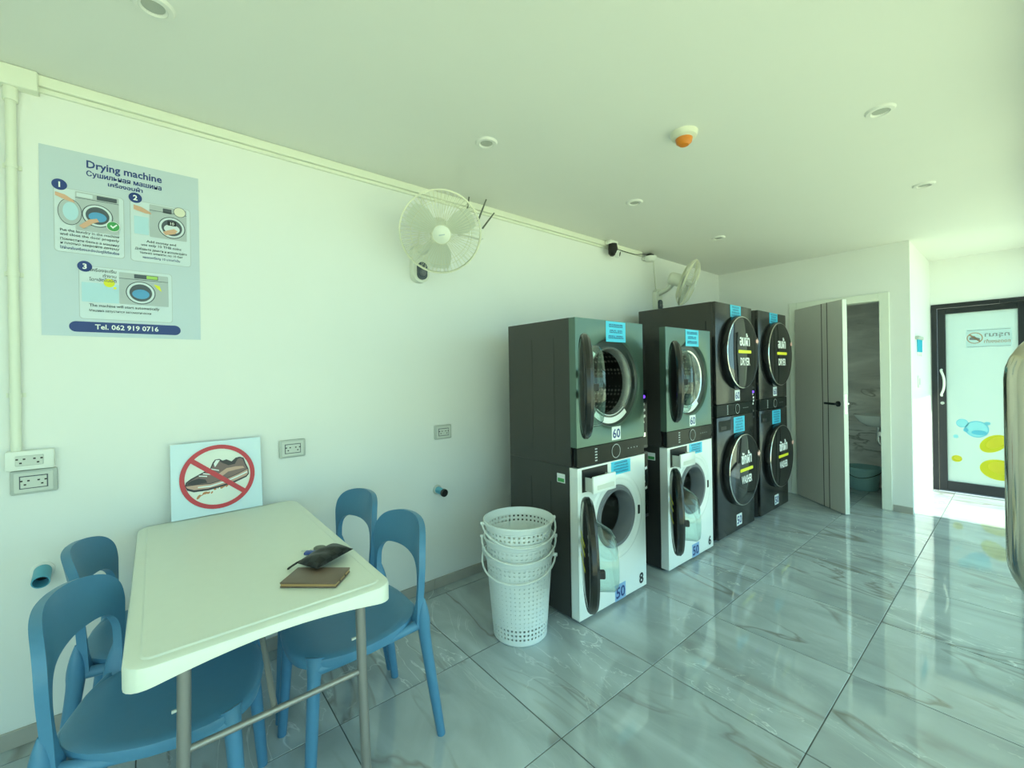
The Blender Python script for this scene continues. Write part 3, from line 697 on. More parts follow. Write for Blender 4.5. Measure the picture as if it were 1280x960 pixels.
b = BM(); tube(b, smooth_path([(0.03, -0.06, 0.045), (0.10, -0.04, 0.04), (0.14, -0.012, 0.03)], 4), 0.004, 6); tube(b, smooth_path([(-0.03, -0.06, 0.045), (-0.12, -0.05, 0.04), (-0.22, -0.035, 0.025), (-0.50, -0.034, 0.028)], 4), 0.003, 6); obj('cable', b, 'black', t)
b = BM(); box(b, -0.05, 0.05, -0.03, 0, 0.0, 0.03, 0.004, 1); obj('wall_plate', b, 'white_plastic', t)

# ------------------------------------------------------------------ poster
pt = thing('instruction_poster', 'pale blue drying machine instruction poster on wall above table', 'poster', (XW, -0.084, 1.895), RZ)
LY = lambda k: -0.003 - 0.0006 * k
sheet = obj('sheet', box(BM(), -0.247, 0.247, -0.003, -0.0002, -0.367, 0.367), 'poster_paper', pt, smooth=False)
def pf(polys, m, k, name='print', parent=None):
    bb = BM()
    for p_ in polys: flat(bb, p_, LY(k))
    return obj(name, bb, m, parent or pt, smooth=False)
text('Drying machine', 0, 0.312, LY(1), 0.030, 'print_navy', pt, 0.024, width=0.235)
text('Сушильная машина', 0, 0.279, LY(1), 0.021, 'print_navy', pt, 0.0, width=0.233, fat=0.0007)
text('เครื่องอบผ้า', 0.0, 0.253, LY(1), 0.016, 'print_navy', pt, 0.0, width=0.107, fat=0.0008)
for nm, x0, x1, z0, z1, cx, cz in (('1', -0.208, -0.008, -0.037, 0.212, -0.193, 0.223), ('2', 0.014, 0.214, -0.040, 0.214, 0.030, 0.226), ('3', -0.142, 0.146, -0.295, -0.085, -0.126, -0.087)):
    pf([rrect(x0 - 0.002, x1 + 0.002, z0 - 0.002, z1 + 0.002, 0.012)], 'print_grey', 1); pf([rrect(x0, x1, z0, z1, 0.011)], 'poster_panel', 2, 'panel')
    pf([ell(cx, cz, 0.0215)], 'print_navy', 3, 'number_disc'); text(nm, cx, cz - 0.010, LY(4), 0.021, 'print_white', pt, 0.03)
def little_machine(x0, x1, z0, z1, cx, cz, r, inner):
    pf([rrect(x0, x1, z0, z1, 0.004)], 'print_grey', 4); pf([[(x0, z1 - 0.026), (x1, z1 - 0.026), (x1, z1 - 0.024), (x0, z1 - 0.024)]], 'print_darkgrey', 5)
    pf([ell(cx, cz, r)], 'print_darkgrey', 5); pf([ell(cx, cz, r * 0.93)], 'poster_panel', 6); pf([ell(cx, cz, r * 0.76)], 'print_darkgrey', 7); pf([ell(cx, cz - r * 0.12, r * 0.58, r * 0.42)], inner, 8)
little_machine(-0.150, -0.022, 0.055, 0.208, -0.086, 0.122, 0.046, 'print_cloth')
pf([rrect(-0.088, -0.028, 0.187, 0.204, 0.002)], 'print_darkgrey', 5); pf([rrect(-0.146, -0.10, 0.188, 0.203, 0.002)], 'poster_panel', 5)
pf([ell(-0.165, 0.122, 0.034, 0.052)], 'print_darkgrey', 5); pf([ell(-0.165, 0.122, 0.032, 0.050)], 'print_grey', 6); pf([ell(-0.163, 0.124, 0.022, 0.036)], 'print_sky', 7)
pf([[(-0.205, 0.192), (-0.205, 0.178), (-0.175, 0.165), (-0.150, 0.160), (-0.155, 0.170), (-0.178, 0.186)]], 'print_skin', 8)
pf([[(-0.140, 0.072), (-0.128, 0.062), (-0.098, 0.090), (-0.082, 0.098), (-0.088, 0.110), (-0.112, 0.102)]], 'print_skin', 9)
pf([ell(-0.040, 0.088, 0.021)], 'print_white', 9); pf([ell(-0.040, 0.088, 0.019)], 'print_green', 10); pf([[(-0.050, 0.089), (-0.046, 0.093), (-0.041, 0.087), (-0.030, 0.099), (-0.027, 0.095), (-0.041, 0.079)]], 'print_white', 11)
for s_, z, h, m_ in (('Put the laundry in the machine', 0.043, 0.0105, 'print_darkgrey'), ('and close the door properly', 0.027, 0.0105, 'print_darkgrey'), ('Поместите белье в машину', 0.008, 0.0095, 'print_darkgrey'), ('и плотно закройте дверцу', -0.007, 0.0095, 'print_darkgrey'), ('ใส่ผ้าลงในเครื่องและปิดประตูให้เรียบร้อย', -0.026, 0.0095, 'print_navy')):
    text(s_, -0.108, z, LY(5), h, m_, pt, 0.012, width=0.170)
little_machine(0.075, 0.202, 0.070, 0.210, 0.150, 0.122, 0.047, 'poster_panel')
pf([rrect(0.120, 0.150, 0.182, 0.202, 0.002)], 'print_darkgrey', 5); pf([ell(0.178, 0.196, 0.022)], 'print_darkgrey', 5); pf([ell(0.178, 0.196, 0.020)], 'smoke_base', 6); pf([rrect(0.025, 0.072, 0.075, 0.150, 0.002)], 'print_sky', 5)
pf([[(0.024, 0.196), (0.024, 0.176), (0.062, 0.166), (0.082, 0.166), (0.078, 0.174), (0.050, 0.190)]], 'print_skin', 8); pf([rrect(0.135, 0.165, 0.130, 0.150, 0.002)], 'print_black', 9); text('10', 0.150, 0.134, LY(10), 0.012, 'print_white', pt, 0.01)
pf([[(0.118, 0.098), (0.128, 0.086), (0.160, 0.096), (0.170, 0.110), (0.158, 0.118), (0.135, 0.108)]], 'print_skin', 9)
for s_, z, h, w, m_ in (('Add money and', 0.043, 0.0105, 0.100, 'print_darkgrey'), ('use only 10 THB coins', 0.027, 0.0105, 0.135, 'print_darkgrey'), ('Добавьте деньги и используйте', 0.008, 0.0095, 0.175, 'print_darkgrey'), ('только монеты по 10 бат', -0.007, 0.0095, 0.145, 'print_darkgrey'), ('หยอดเหรียญ 10 บาทเท่านั้น', -0.026, 0.0095, 0.125, 'print_navy')):
    text(s_, 0.114, z, LY(5), h, m_, pt, 0.012, width=w)
pf([rrect(-0.136, -0.026, -0.228, -0.150, 0.002)], 'print_sky', 4)
little_machine(-0.025, 0.134, -0.228, -0.096, 0.043, -0.176, 0.048, 'print_cloth')
pf([rrect(0.022, 0.100, -0.116, -0.099, 0.002)], 'print_darkgrey', 5); pf([rrect(0.062, 0.098, -0.114, -0.101, 0.001)], 'print_lime', 6); pf([rrect(0.112, 0.134, -0.228, -0.12, 0.001)], 'print_grey', 5)
pf([ell(-0.055, -0.146, 0.017)], 'print_yellow', 5); pf([ell(-0.038, -0.165, 0.005)], 'print_yellow', 5); pf([[(0.085, -0.135), (0.105, -0.140), (0.112, -0.165), (0.095, -0.150)]], 'print_yellow', 6)
for s_, z in (('เครื่องจะเริ่ม', -0.104), ('ทำงาน', -0.124), ('โดยอัตโนมัติ', -0.142)): text(s_, -0.032, z, LY(6), 0.012, 'print_darkgrey', pt, 0.01, 'RIGHT')
text('The machine will start automatically', -0.006, -0.246, LY(5), 0.0115, 'print_darkgrey', pt, 0.015, width=0.218)
text('Машина запустится автоматически', -0.020, -0.266, LY(5), 0.0095, 'print_darkgrey', pt, 0.008, width=0.190)
pf([rrect(-0.173, 0.175, -0.350, -0.308, 0.0205, 8)], 'print_navy', 1); text('Tel. 062 919 0716', 0.0, -0.337, LY(2), 0.020, 'print_white', pt, 0.02, width=0.198)

# ------------------------------------------------------------------ folding table
TZ = 0.74
tb = thing('folding_table', 'cream plastic folding table with grey metal legs against wall', 'table', (-1.792, 0.238, 0))
hx, hy, cr = 0.582, 0.302, 0.055
def rcorner(hx, hy, r, k=6):
    P_ = rrect(-hx, hx, -hy, hy, r, k); out = []
    for i, (x, y) in enumerate(P_):
        out.append((x, y)); x2, y2 = P_[(i + 1) % len(P_)]
        if (i + 1) % (k + 1) == 0: out += [(x + (x2 - x) * q / 10, y + (y2 - y) * q / 10) for q in range(1, 10)]
    return out
b = BM(); outer = rcorner(hx, hy, cr)
rings = []
def skirt_depth(x, y):                       # the rim dips at the corners and rises between them
    e = abs(y) / hy if abs(x) > hx - 0.06 else abs(x) / hx
    return 0.027 + 0.034 * min(1, max(0, e)) ** 1.8
for ins, zf in ((0.060, lambda x, y: -0.001), (0.034, lambda x, y: -0.001), (0.030, lambda x, y: -0.0045), (0.012, lambda x, y: -0.004), (0.003, lambda x, y: -0.008), (0.0, lambda x, y: -0.016), (0.0, lambda x, y: -skirt_depth(x, y)), (0.006, lambda x, y: -skirt_depth(x, y) - 0.003), (0.014, lambda x, y: -skirt_depth(x, y))):
    pl = rcorner(hx - ins, hy - ins, max(cr - ins, 0.012)); rings.append([b.verts.new((x, y, TZ + zf(x, y))) for x, y in pl])
for A, B in zip(rings, rings[1:]):
    for i in range(len(A)): b.faces.new((A[i], A[(i + 1) % len(A)], B[(i + 1) % len(A)], B[i]))
b.faces.new(rings[0])
low = [b.verts.new((x, y, TZ - 0.024)) for x, y in rcorner(hx - 0.016, hy - 0.016, cr - 0.02)]
for i in range(len(low)): b.faces.new((rings[-1][i], rings[-1][(i + 1) % len(low)], low[(i + 1) % len(low)], low[i]))
b.faces.new(low[::-1])
obj('tabletop', b, 'table_plastic', tb, angle=0.5)
for sx in (-1, 1):
    lx = 0.485 if sx > 0 else -0.535
    for sy in (-1, 1):
        b = BM(); ly = -0.192 if sy < 0 else 0.232
        tube(b, [(lx, ly, TZ - 0.022), (lx, ly + sy * 0.004, 0.45), (lx + sx * 0.012, ly + sy * 0.012, 0.015)], 0.0145, 14); lg = obj('leg', b, 'grey_metal', tb)
        b = BM(); cyl(b, (lx + sx * 0.012, ly + sy * 0.012, 0.0), (lx + sx * 0.012, ly + sy * 0.012, 0.022), 0.0165, n=14); obj('foot_cap', b, 'rubber', lg)
        b = BM(); cyl(b, (lx, ly - 0.014, 0.56), (lx, ly - 0.026, 0.56), 0.004, n=8); obj('rivet', b, 'outlet_grey', lg)
    b = BM(); cyl(b, (lx, -0.194, 0.455), (lx, 0.234, 0.455), 0.0085, n=12); obj('cross_bar', b, 'grey_metal', tb)
    b = BM(); cyl(b, (lx * 0.98, 0, 0.455), (sx * 0.12, 0, TZ - 0.03), 0.008, n=10); obj('brace', b, 'grey_metal', tb)

# ------------------------------------------------------------------ chairs
def chair_meshes():
    out = {}
    # seat: rounded shell, wide front corners, gently dished
    b = BM(); N_ = 48
    def so(t, ins):
        c, s = math.cos(t), math.sin(t); e = 2.9
        k = (abs(c) ** e + abs(s) ** e) ** (-1 / e); x, y = c * k, s * k
        w = 0.212 - 0.018 * max(0, -y)
        return x * (w - ins), 0.022 + y * (0.222 - ins)
    def dish(x, y): return 0.452 - 0.012 * max(0, 1 - ((x / 0.2) ** 2 + ((y - 0.02) / 0.21) ** 2)) + 0.010 * max(0, -y / 0.2) - 0.010 * max(0, (y - 0.17) / 0.07) ** 2
    prof = [(0.20, 0), (0.14, 0), (0.08, 0), (0.035, 0), (0.012, 0), (0.002, -0.004), (0.0, -0.012), (0.004, -0.034), (0.012, -0.036), (0.02, -0.018)]
    rg = []
    for ins, dz in prof:
        row = []
        for i in range(N_):
            x, y = so(2 * PI * i / N_, ins); row.append(b.verts.new((x, y, dish(x, y) + dz)))
        rg.append(row)
    for A, B in zip(rg, rg[1:]):
        for i in range(N_): b.faces.new((A[i], A[(i + 1) % N_], B[(i + 1) % N_], B[i]))
    b.faces.new(rg[0]); b.faces.new(rg[-1][::-1])
    out['seat'] = finish(b, True, 0.9)
    # backrest: tall hoop, wide band on top, open below
    b = BM(); K = 40
    outer = smooth_path([(-0.196, 0, 0.435), (-0.203, 0, 0.53), (-0.213, 0, 0.61), (-0.217, 0, 0.665), (-0.204, 0, 0.718), (-0.162, 0, 0.758), (-0.085, 0, 0.779), (0, 0, 0.784)], 5)
    inner = smooth_path([(-0.150, 0, 0.435), (-0.177, 0, 0.49), (-0.187, 0, 0.55), (-0.185, 0, 0.592), (-0.166, 0, 0.625), (-0.125, 0, 0.644), (-0.06, 0, 0.651), (0, 0, 0.653)], 5)
    outer = outer + [Vector((-p.x, 0, p.z)) for p in outer[-2::-1]]; inner = inner + [Vector((-p.x, 0, p.z)) for p in inner[-2::-1]]
    def yy(x, z):
        h = max(0, (z - 0.45) / 0.36)
        return -0.176 - 0.012 * math.sin(min(1, h) * PI) * 0 - 0.016 * h ** 1.6 - 0.068 * h * (1 - (x / 0.21) ** 2)
    V = []
    for o_, i_ in zip(outer, inner):
        V.append([b.verts.new((lambda p: (p.x, yy(p.x, p.z), p.z))(i_.lerp(o_, s / 5))) for s in range(6)])
    for A, B in zip(V, V[1:]):
        for s in range(5): b.faces.new((A[s], A[s + 1], B[s + 1], B[s]))
    bmesh.ops.recalc_face_normals(b, faces=b.faces)
    bmesh.ops.solidify(b, geom=b.faces[:], thickness=0.023)
    out['backrest'] = finish(b, True, 0.9)
    # legs
    for nm, p in (('front', [(0.150, 0.180, 0.445), (0.163, 0.190, 0.405), (0.170, 0.197, 0.33), (0.186, 0.218, 0.0)]), ('rear', [(0.197, -0.180, 0.530), (0.190, -0.183, 0.450), (0.188, -0.193, 0.35), (0.203, -0.242, 0.0)])):
        for s in (-1, 1):
            bb = BM(); tube(bb, smooth_path([(s * x, y, z) for x, y, z in p], 4), [0.004, 0.009, 0.015, 0.0200, 0.0230, 0.0235, 0.0225, 0.0215, 0.0205, 0.0195, 0.0185, 0.0170, 0.0155] if nm == 'rear' else [0.034, 0.031, 0.028, 0.025, 0.0225, 0.021, 0.0205, 0.020, 0.0195, 0.019, 0.018, 0.017, 0.0155][:len(smooth_path(p, 4))], 14)
            out[nm + str(s)] = finish(bb, True, 0.9)
    # side rails that blend seat and legs
    for s in (-1, 1):
        bb = BM(); tube(bb, smooth_path([(s * 0.176, -0.185, 0.43), (s * 0.186, -0.05, 0.424), (s * 0.184, 0.08, 0.420), (s * 0.160, 0.185, 0.415)], 4), [0.020, 0.018, 0.016, 0.015, 0.014, 0.014, 0.014, 0.015, 0.016, 0.018, 0.020, 0.022, 0.024], 10)
        out['rail' + str(s)] = finish(bb, True, 0.9)
    bb = BM(); tube(bb, [(-0.18, -0.182, 0.432), (-0.08, -0.192, 0.436), (0.08, -0.192, 0.436), (0.18, -0.182, 0.432)], 0.018, 10); out['rear_rail'] = finish(bb, True, 0.9)
    for k_ in out.values(): k_.materials.append(M['blue_plastic'])
    return out
CH = chair_meshes()
def chair(label, x, y, rz):
    t = thing('chair', label, 'chair', (x, y, 0), (0, 0, rz), 'blue chairs around the folding table')
    obj('seat', CH['seat'], None, t); obj('backrest', CH['backrest'], None, t)
    for k_ in ('front-1', 'front1', 'rear-1', 'rear1'): obj('leg', CH[k_], None, t)
    for k_ in ('rail-1', 'rail1', 'rear_rail'): obj('seat_rail', CH[k_], None, t)
    return t
chair('blue plastic chair left of the table, nearest the camera', -1.605, 0.012, -0.28)
chair('blue plastic chair left of the table, closer to the wall sockets', -2.065, 0.008, -0.14)
chair('blue plastic chair right of the table, closer to the laundry baskets', -1.630, 0.570, PI)
chair('blue plastic chair right of the table, closer to the wall', -2.085, 0.565, PI + 0.06)

# ------------------------------------------------------------------ on the table
sg = thing('no_shoes_sign', 'white no-shoes sign leaning on wall at back of table', 'sign', (-2.345, 0.217, TZ + 0.001), (math.radians(-7.0), 0, PI / 2))
SW, SH = 0.171, 0.325
obj('board', box(BM(), -SW, SW, -0.004, 0.0, 0.0, SH, 0.0006, 1), 'sign_board', sg, smooth=False)
LS = lambda k: -0.004 - 0.0006 * k
def sf(polys, m, k, name='print'):
    bb = BM()
    for p_ in polys: flat(bb, p_, LS(k))
    return obj(name, bb, m, sg, smooth=False)
cz = 0.165
sf([ell(0, cz, 0.132, n=56)], 'sign_cream', 1)
def sp(*pts): return [((px - 303) * 0.000747, cz + (248 - py - 0.09 * (px - 303)) * 0.000798) for px, py in pts]
sf([sp((138, 292), (145, 272), (168, 254), (215, 228), (262, 202), (276, 168), (288, 153), (310, 150), (326, 160), (345, 154), (372, 166), (394, 146), (416, 141), (436, 148), (447, 182), (460, 212), (462, 243), (448, 260), (385, 288), (330, 304), (250, 323), (180, 328), (150, 316))], 'shoe_dark', 2, 'shoe')
sf([sp((146, 288), (152, 274), (172, 260), (218, 234), (266, 206), (282, 172), (292, 160), (306, 158), (322, 172), (352, 186), (386, 180), (402, 154), (418, 148), (431, 154), (441, 184), (453, 212), (400, 238), (340, 262), (262, 284), (188, 286))], 'shoe_brown', 3, 'shoe_upper')
sf([sp((142, 294), (188, 290), (262, 288), (340, 266), (400, 242), (455, 214), (456, 240), (445, 252), (384, 278), (328, 294), (250, 312), (182, 316), (152, 306))], 'shoe_tan', 4, 'shoe_sole')
sf([sp((200, 300), (262, 296), (340, 274), (400, 250), (452, 226), (453, 234), (400, 258), (340, 282), (262, 304), (200, 306))], 'print_white', 5, 'shoe_sole')
sf([sp((322, 170), (342, 160), (372, 170), (392, 152), (404, 154), (388, 182), (354, 188))], 'shoe_dark', 5, 'shoe_collar')
sf([sp((148, 286), (155, 274), (172, 264), (205, 254), (238, 262), (246, 280), (190, 286))], 'shoe_dark', 5, 'shoe_toe')
sf([sp((300, 236), (345, 204), (392, 196), (430, 196), (440, 206), (396, 214), (352, 224), (318, 250))], 'shoe_tan', 4.5, 'shoe_stripe')
sf([sp((206 + 20 * k, 238 - 12 * k), (246 + 20 * k, 242 - 10 * k), (246 + 20 * k, 248 - 10 * k), (206 + 20 * k, 244 - 12 * k)) for k in range(4)] + [sp((280, 176), (292, 156), (312, 156), (302, 172), (286, 196))], 'print_white', 6, 'shoe_lace')
rnd = random.Random(5)
sf([ell(-0.075 + 0.17 * k / 14, cz - 0.086 + 0.065 * (k / 14) + 0.012 * rnd.random(), 0.004 + 0.010 * rnd.random(), 0.002 + 0.004 * rnd.random(), 10, rnd.random()) for k in range(14)], 'splash', 1.5, 'splash')
b = BM(); ringflat(b, 0, cz, 0.124, 0.142, LS(7), 64); obj('red_ring', b, 'sign_red', sg, smooth=False)
c_, s_ = math.cos(-0.70), math.sin(-0.70)
sf([[(x * c_ - z * s_, cz + x * s_ + z * c_) for x, z in ((-0.128, -0.010), (0.128, -0.010), (0.128, 0.010), (-0.128, 0.010))]], 'sign_red', 7.5, 'red_bar')

wl = thing('brown_case', 'flat brown case with gilt edges lying on the table', 'case', (-1.375, 0.365, TZ), (0, 0, 0.84))
obj('cover', box(BM(), -0.083, 0.083, -0.050, 0.050, 0.011, 0.016, 0.002, 2), 'leather_brown', wl)
obj('gilt_edge', box(BM(), -0.0815, 0.0815, -0.0485, 0.0485, 0.004, 0.0112, 0.001, 1), 'gilt', wl)
obj('back_cover', box(BM(), -0.083, 0.083, -0.050, 0.050, 0.0002, 0.0045, 0.002, 2), 'leather_brown', wl)
for yy_ in (-0.02, 0.015): b = BM(); cyl(b, (0.0812, yy_, 0.0078), (0.0822, yy_, 0.0078), 0.003, n=10); obj('stud', b, 'black', wl)
pu = thing('zip_pouch', 'black patterned zip pouch lying over the brown case', 'pouch', (-1.482, 0.424, TZ + 0.0225), (math.radians(-4), 0, 2.09))
b = BM(); nx, ny = 18, 12; A = []; Bt = []
for i in range(nx + 1):
    ra, rb = [], []
    for j in range(ny + 1):
        u, v = i / nx * 2 - 1, j / ny * 2 - 1; h = 0.020 * (max(0, 1 - abs(u) ** 3) * max(0, 1 - abs(v) ** 2.5)) ** 0.6 * (1 + 0.12 * math.sin(7 * u + 3 * v))
        x, y = u * 0.078 + 0.012 * v, v * 0.054
        ra.append(b.verts.new((x, y, h + 0.001))); rb.append(b.verts.new((x, y, -h * 0.25 - 0.001)))
    A.append(ra); Bt.append(rb)
for i in range(nx):
    for j in range(ny):
        b.faces.new((A[i][j], A[i + 1][j], A[i + 1][j + 1], A[i][j + 1])); b.faces.new((Bt[i][j], Bt[i][j + 1], Bt[i + 1][j + 1], Bt[i + 1][j]))
for i in range(nx):
    b.faces.new((A[i][0], Bt[i][0], Bt[i + 1][0], A[i + 1][0])); b.faces.new((A[i][ny], A[i + 1][ny], Bt[i + 1][ny], Bt[i][ny]))
for j in range(ny):
    b.faces.new((A[0][j], A[0][j + 1], Bt[0][j + 1], Bt[0][j])); b.faces.new((A[nx][j], Bt[nx][j], Bt[nx][j + 1], A[nx][j + 1]))
obj('body', b, 'pouch', pu, angle=1.2)
b = BM(); box(b, -0.066, 0.090, 0.0515, 0.0555, -0.001, 0.003); obj('zip', b, 'rubber', pu, smooth=False)
b = BM(); tube(b, smooth_path([(-0.066, 0.053, 0.0), (-0.076, 0.060, -0.004), (-0.088, 0.066, -0.010), (-0.080, 0.074, -0.012), (-0.070, 0.064, -0.006), (-0.066, 0.055, 0.0)], 3), 0.003, 6); obj('wrist_strap', b, 'rubber', pu)
ky = thing('key_ring', 'small bunch of keys with blue tag behind the black pouch', 'keys', (-1.600, 0.418, TZ), (0, 0, 0.9))
b = BM(); lathe(b, [(0.0, 0.012), (0.014, 0.012), (0.019, 0.008), (0.019, 0.003), (0.0, 0.001)], 18, Matrix.Translation((0.015, 0.018, 0)) @ Matrix.Diagonal((1.2, 0.8, 1, 1))); obj('fob', b, 'antenna', ky)
b = BM(); box(b, -0.022, 0.012, -0.030, -0.006, 0.001, 0.010, 0.003, 2); obj('tag', b, 'key_blue', ky)
b = BM(); tube(b, [(0.016 * math.cos(2 * PI * q / 24) - 0.004, 0.016 * math.sin(2 * PI * q / 24), 0.003) for q in range(24)], 0.0012, 6, True); obj('ring', b, 'chrome', ky)
b = BM(); box(b, -0.045, -0.018, 0.004, 0.009, 0.001, 0.003); cyl(b, (-0.012, 0.006, 0.001), (-0.012, 0.006, 0.003), 0.010, n=14); obj('key', b, 'chrome', ky)
b = BM(); box(b, 0.025, 0.060, -0.006, 0.000, 0.001, 0.003); cyl(b, (0.022, -0.002, 0.001), (0.022, -0.002, 0.003), 0.010, n=14); obj('key', b, 'chrome', ky)

# ------------------------------------------------------------------ nested laundry baskets
def basket_mesh():
    b = BM(); n, rows = 44, 17; H = 0.435
    def rad(z): return 0.138 + 0.036 * (z / H)
    z0, z1 = 0.030, H - 0.035
    def P(a, z, dr=0): r = rad(z) + dr; return (r * math.cos(a), r * math.sin(a), z)
    for i in range(n):
        a0, a1 = 2 * PI * i / n, 2 * PI * (i + 1) / n
        for j in range(rows):
            za, zb = z0 + (z1 - z0) * j / rows, z0 + (z1 - z0) * (j + 1) / rows
            o = [b.verts.new(P(*p)) for p in ((a0, za), (a1, za), (a1, zb), (a0, zb))]
            hf = 0.28 if j < 3 or j > rows - 3 else 0.39; da, dz = (a1 - a0) * hf, (zb - za) * hf
            q = [b.verts.new(P(*p)) for p in ((a0 + da, za + dz), (a1 - da, za + dz), (a1 - da, zb - dz), (a0 + da, zb - dz))]
            for k in range(4): b.faces.new((o[k], o[(k + 1) % 4], q[(k + 1) % 4], q[k]))
    bmesh.ops.remove_doubles(b, verts=b.verts, dist=0.0002)
    bmesh.ops.recalc_face_normals(b, faces=b.faces)
    bmesh.ops.solidify(b, geom=b.faces[:], thickness=0.0025)
    me_body = b
    lathe(me_body, [(rad(z0), z0), (rad(z0) - 0.001, 0.012), (rad(0) - 0.008, 0.001), (0, 0.001), (0, 0.004), (rad(0) - 0.010, 0.004), (rad(z0) - 0.004, z0)], n)
    r = BM(); lathe(r, [(rad(z1), z1), (rad(z1) + 0.004, z1 + 0.004), (rad(H) + 0.004, H - 0.012), (rad(H) + 0.010, H - 0.010), (rad(H) + 0.010, H), (rad(H) + 0.004, H + 0.001), (rad(z1) - 0.003, z1)], n)
    return finish(me_body, True, 0.5), finish(r, True, 0.5)
BB, BR = basket_mesh(); BB.materials.append(M['basket_white']); BR.materials.append(M['basket_white'])
for k, lb in enumerate(('white perforated laundry basket, bottom one of the nested stack on floor', 'white perforated laundry basket, middle one of the nested stack', 'white perforated laundry basket, topmost of the nested stack')):
    t = thing('laundry_basket', lb, 'basket', (-1.712, 1.452, 0.082 * k), (0, 0, 0.87 + 0.22 * (k - 1)), 'nested white laundry baskets')
    obj('body', BB, None, t); obj('rim', BR, None, t)
    R_, Hh = 0.186, 0.420; pts = []
    for q in range(19):
        a = PI + PI * q / 18; dr = 0.006; sag = (0.085, 0.070, 0.075)[k] * math.sin(PI * q / 18) ** 0.8
        rr = R_ + dr - 0.020 * sag / 0.085 * 0.0
        pts.append((rr * math.cos(a), rr * math.sin(a), Hh - sag))
    obj('handle', tube(BM(), pts, 0.0048, 8), 'basket_white', t)
    for s in (-1, 1):
        b = BM(); cyl(b, (s * 0.172, 0, Hh), (s * 0.200, 0, Hh), 0.009, n=10); obj('handle_pivot', b, 'basket_white', t)

# ------------------------------------------------------------------ laundry machines
# local frame: x along the front, -y out of the front, z up
def slabs(b, w, d, y0, z0, z1, th=0.012):
    hw = w / 2
    box(b, -hw, -hw + th, y0, d, z0, z1); box(b, hw - th, hw, y0, d, z0, z1); box(b, -hw + th, hw - th, d - th, d, z0, z1)
    box(b, -hw + th, hw - th, y0, d - th, z0, z0 + th); box(b, -hw + th, hw - th, y0, d - th, z1 - th, z1)
    return b

def note(t, x, z, w, h, y, lines, seed):
    n_ = obj('note', box(BM(), x - w / 2, x + w / 2, y - 0.0015, y, z - h / 2, z + h / 2), 'sticker_blue', t, smooth=False); n_['label'] = 'bright blue paper note'
    bb = BM(); rr = random.Random(seed); lh = h / (lines + 0.6)
    for k in range(lines):
        m_ = w * rr.uniform(0.10, 0.22); scribble(bb, x - w / 2 + m_, x + w / 2 - m_, z + h / 2 - lh * (k + 1.0), lh * 0.55, y - 0.0024, rr)
    obj('writing', bb, 'print_navy', n_, smooth=False)

def number(t, s_, x, z, y, h=0.062, tag_=True, m='print_navy', paper='sticker_white'):
    if tag_:
        w = h * 1.35; o = obj('number_tag', box(BM(), x - w / 2, x + w / 2, y - 0.001, y, z - h * 0.62, z + h * 0.62), paper, t, smooth=False)
        text(s_, x, z - h * 0.42, y - 0.0018, h * 0.85, m, o, 0.02)
    else: text(s_, x, z - h * 0.42, y - 0.0012, h * 0.85, m, t, 0.03)

def knob_panel(t, w, z0, z1, y, m='control_panel'):
    p = obj('control_panel', box(BM(), -w / 2 + 0.002, w / 2 - 0.002, y, y + 0.03, z0, z1, 0.003, 1), m, t)
    zc = (z0 + z1) / 2; b = BM(); lathe(b, [(0.0, 0.004), (0.036, 0.004), (0.040, 0.0)], 32, Matrix.Translation((0.02, y, zc)) @ MY); k = obj('dial', b, 'control_panel', p)
    b = BM(); ringflat(b, 0.02, zc, 0.037, 0.0405, y - 0.0048, 40); obj('dial_ring', b, 'print_grey', k, smooth=False)
    b = BM()
    for q in range(5): flat(b, rrect(-0.165, -0.145, zc - 0.035 + q * 0.016, zc - 0.028 + q * 0.016, 0.002, 2), y - 0.0008)
    for q in range(4): flat(b, rrect(0.14 + q * 0.03, 0.148 + q * 0.03, zc - 0.003, zc + 0.003, 0.002, 2), y - 0.0008)
    obj('panel_icons', b, 'print_grey', p, smooth=False)['kind'] = 'stuff'

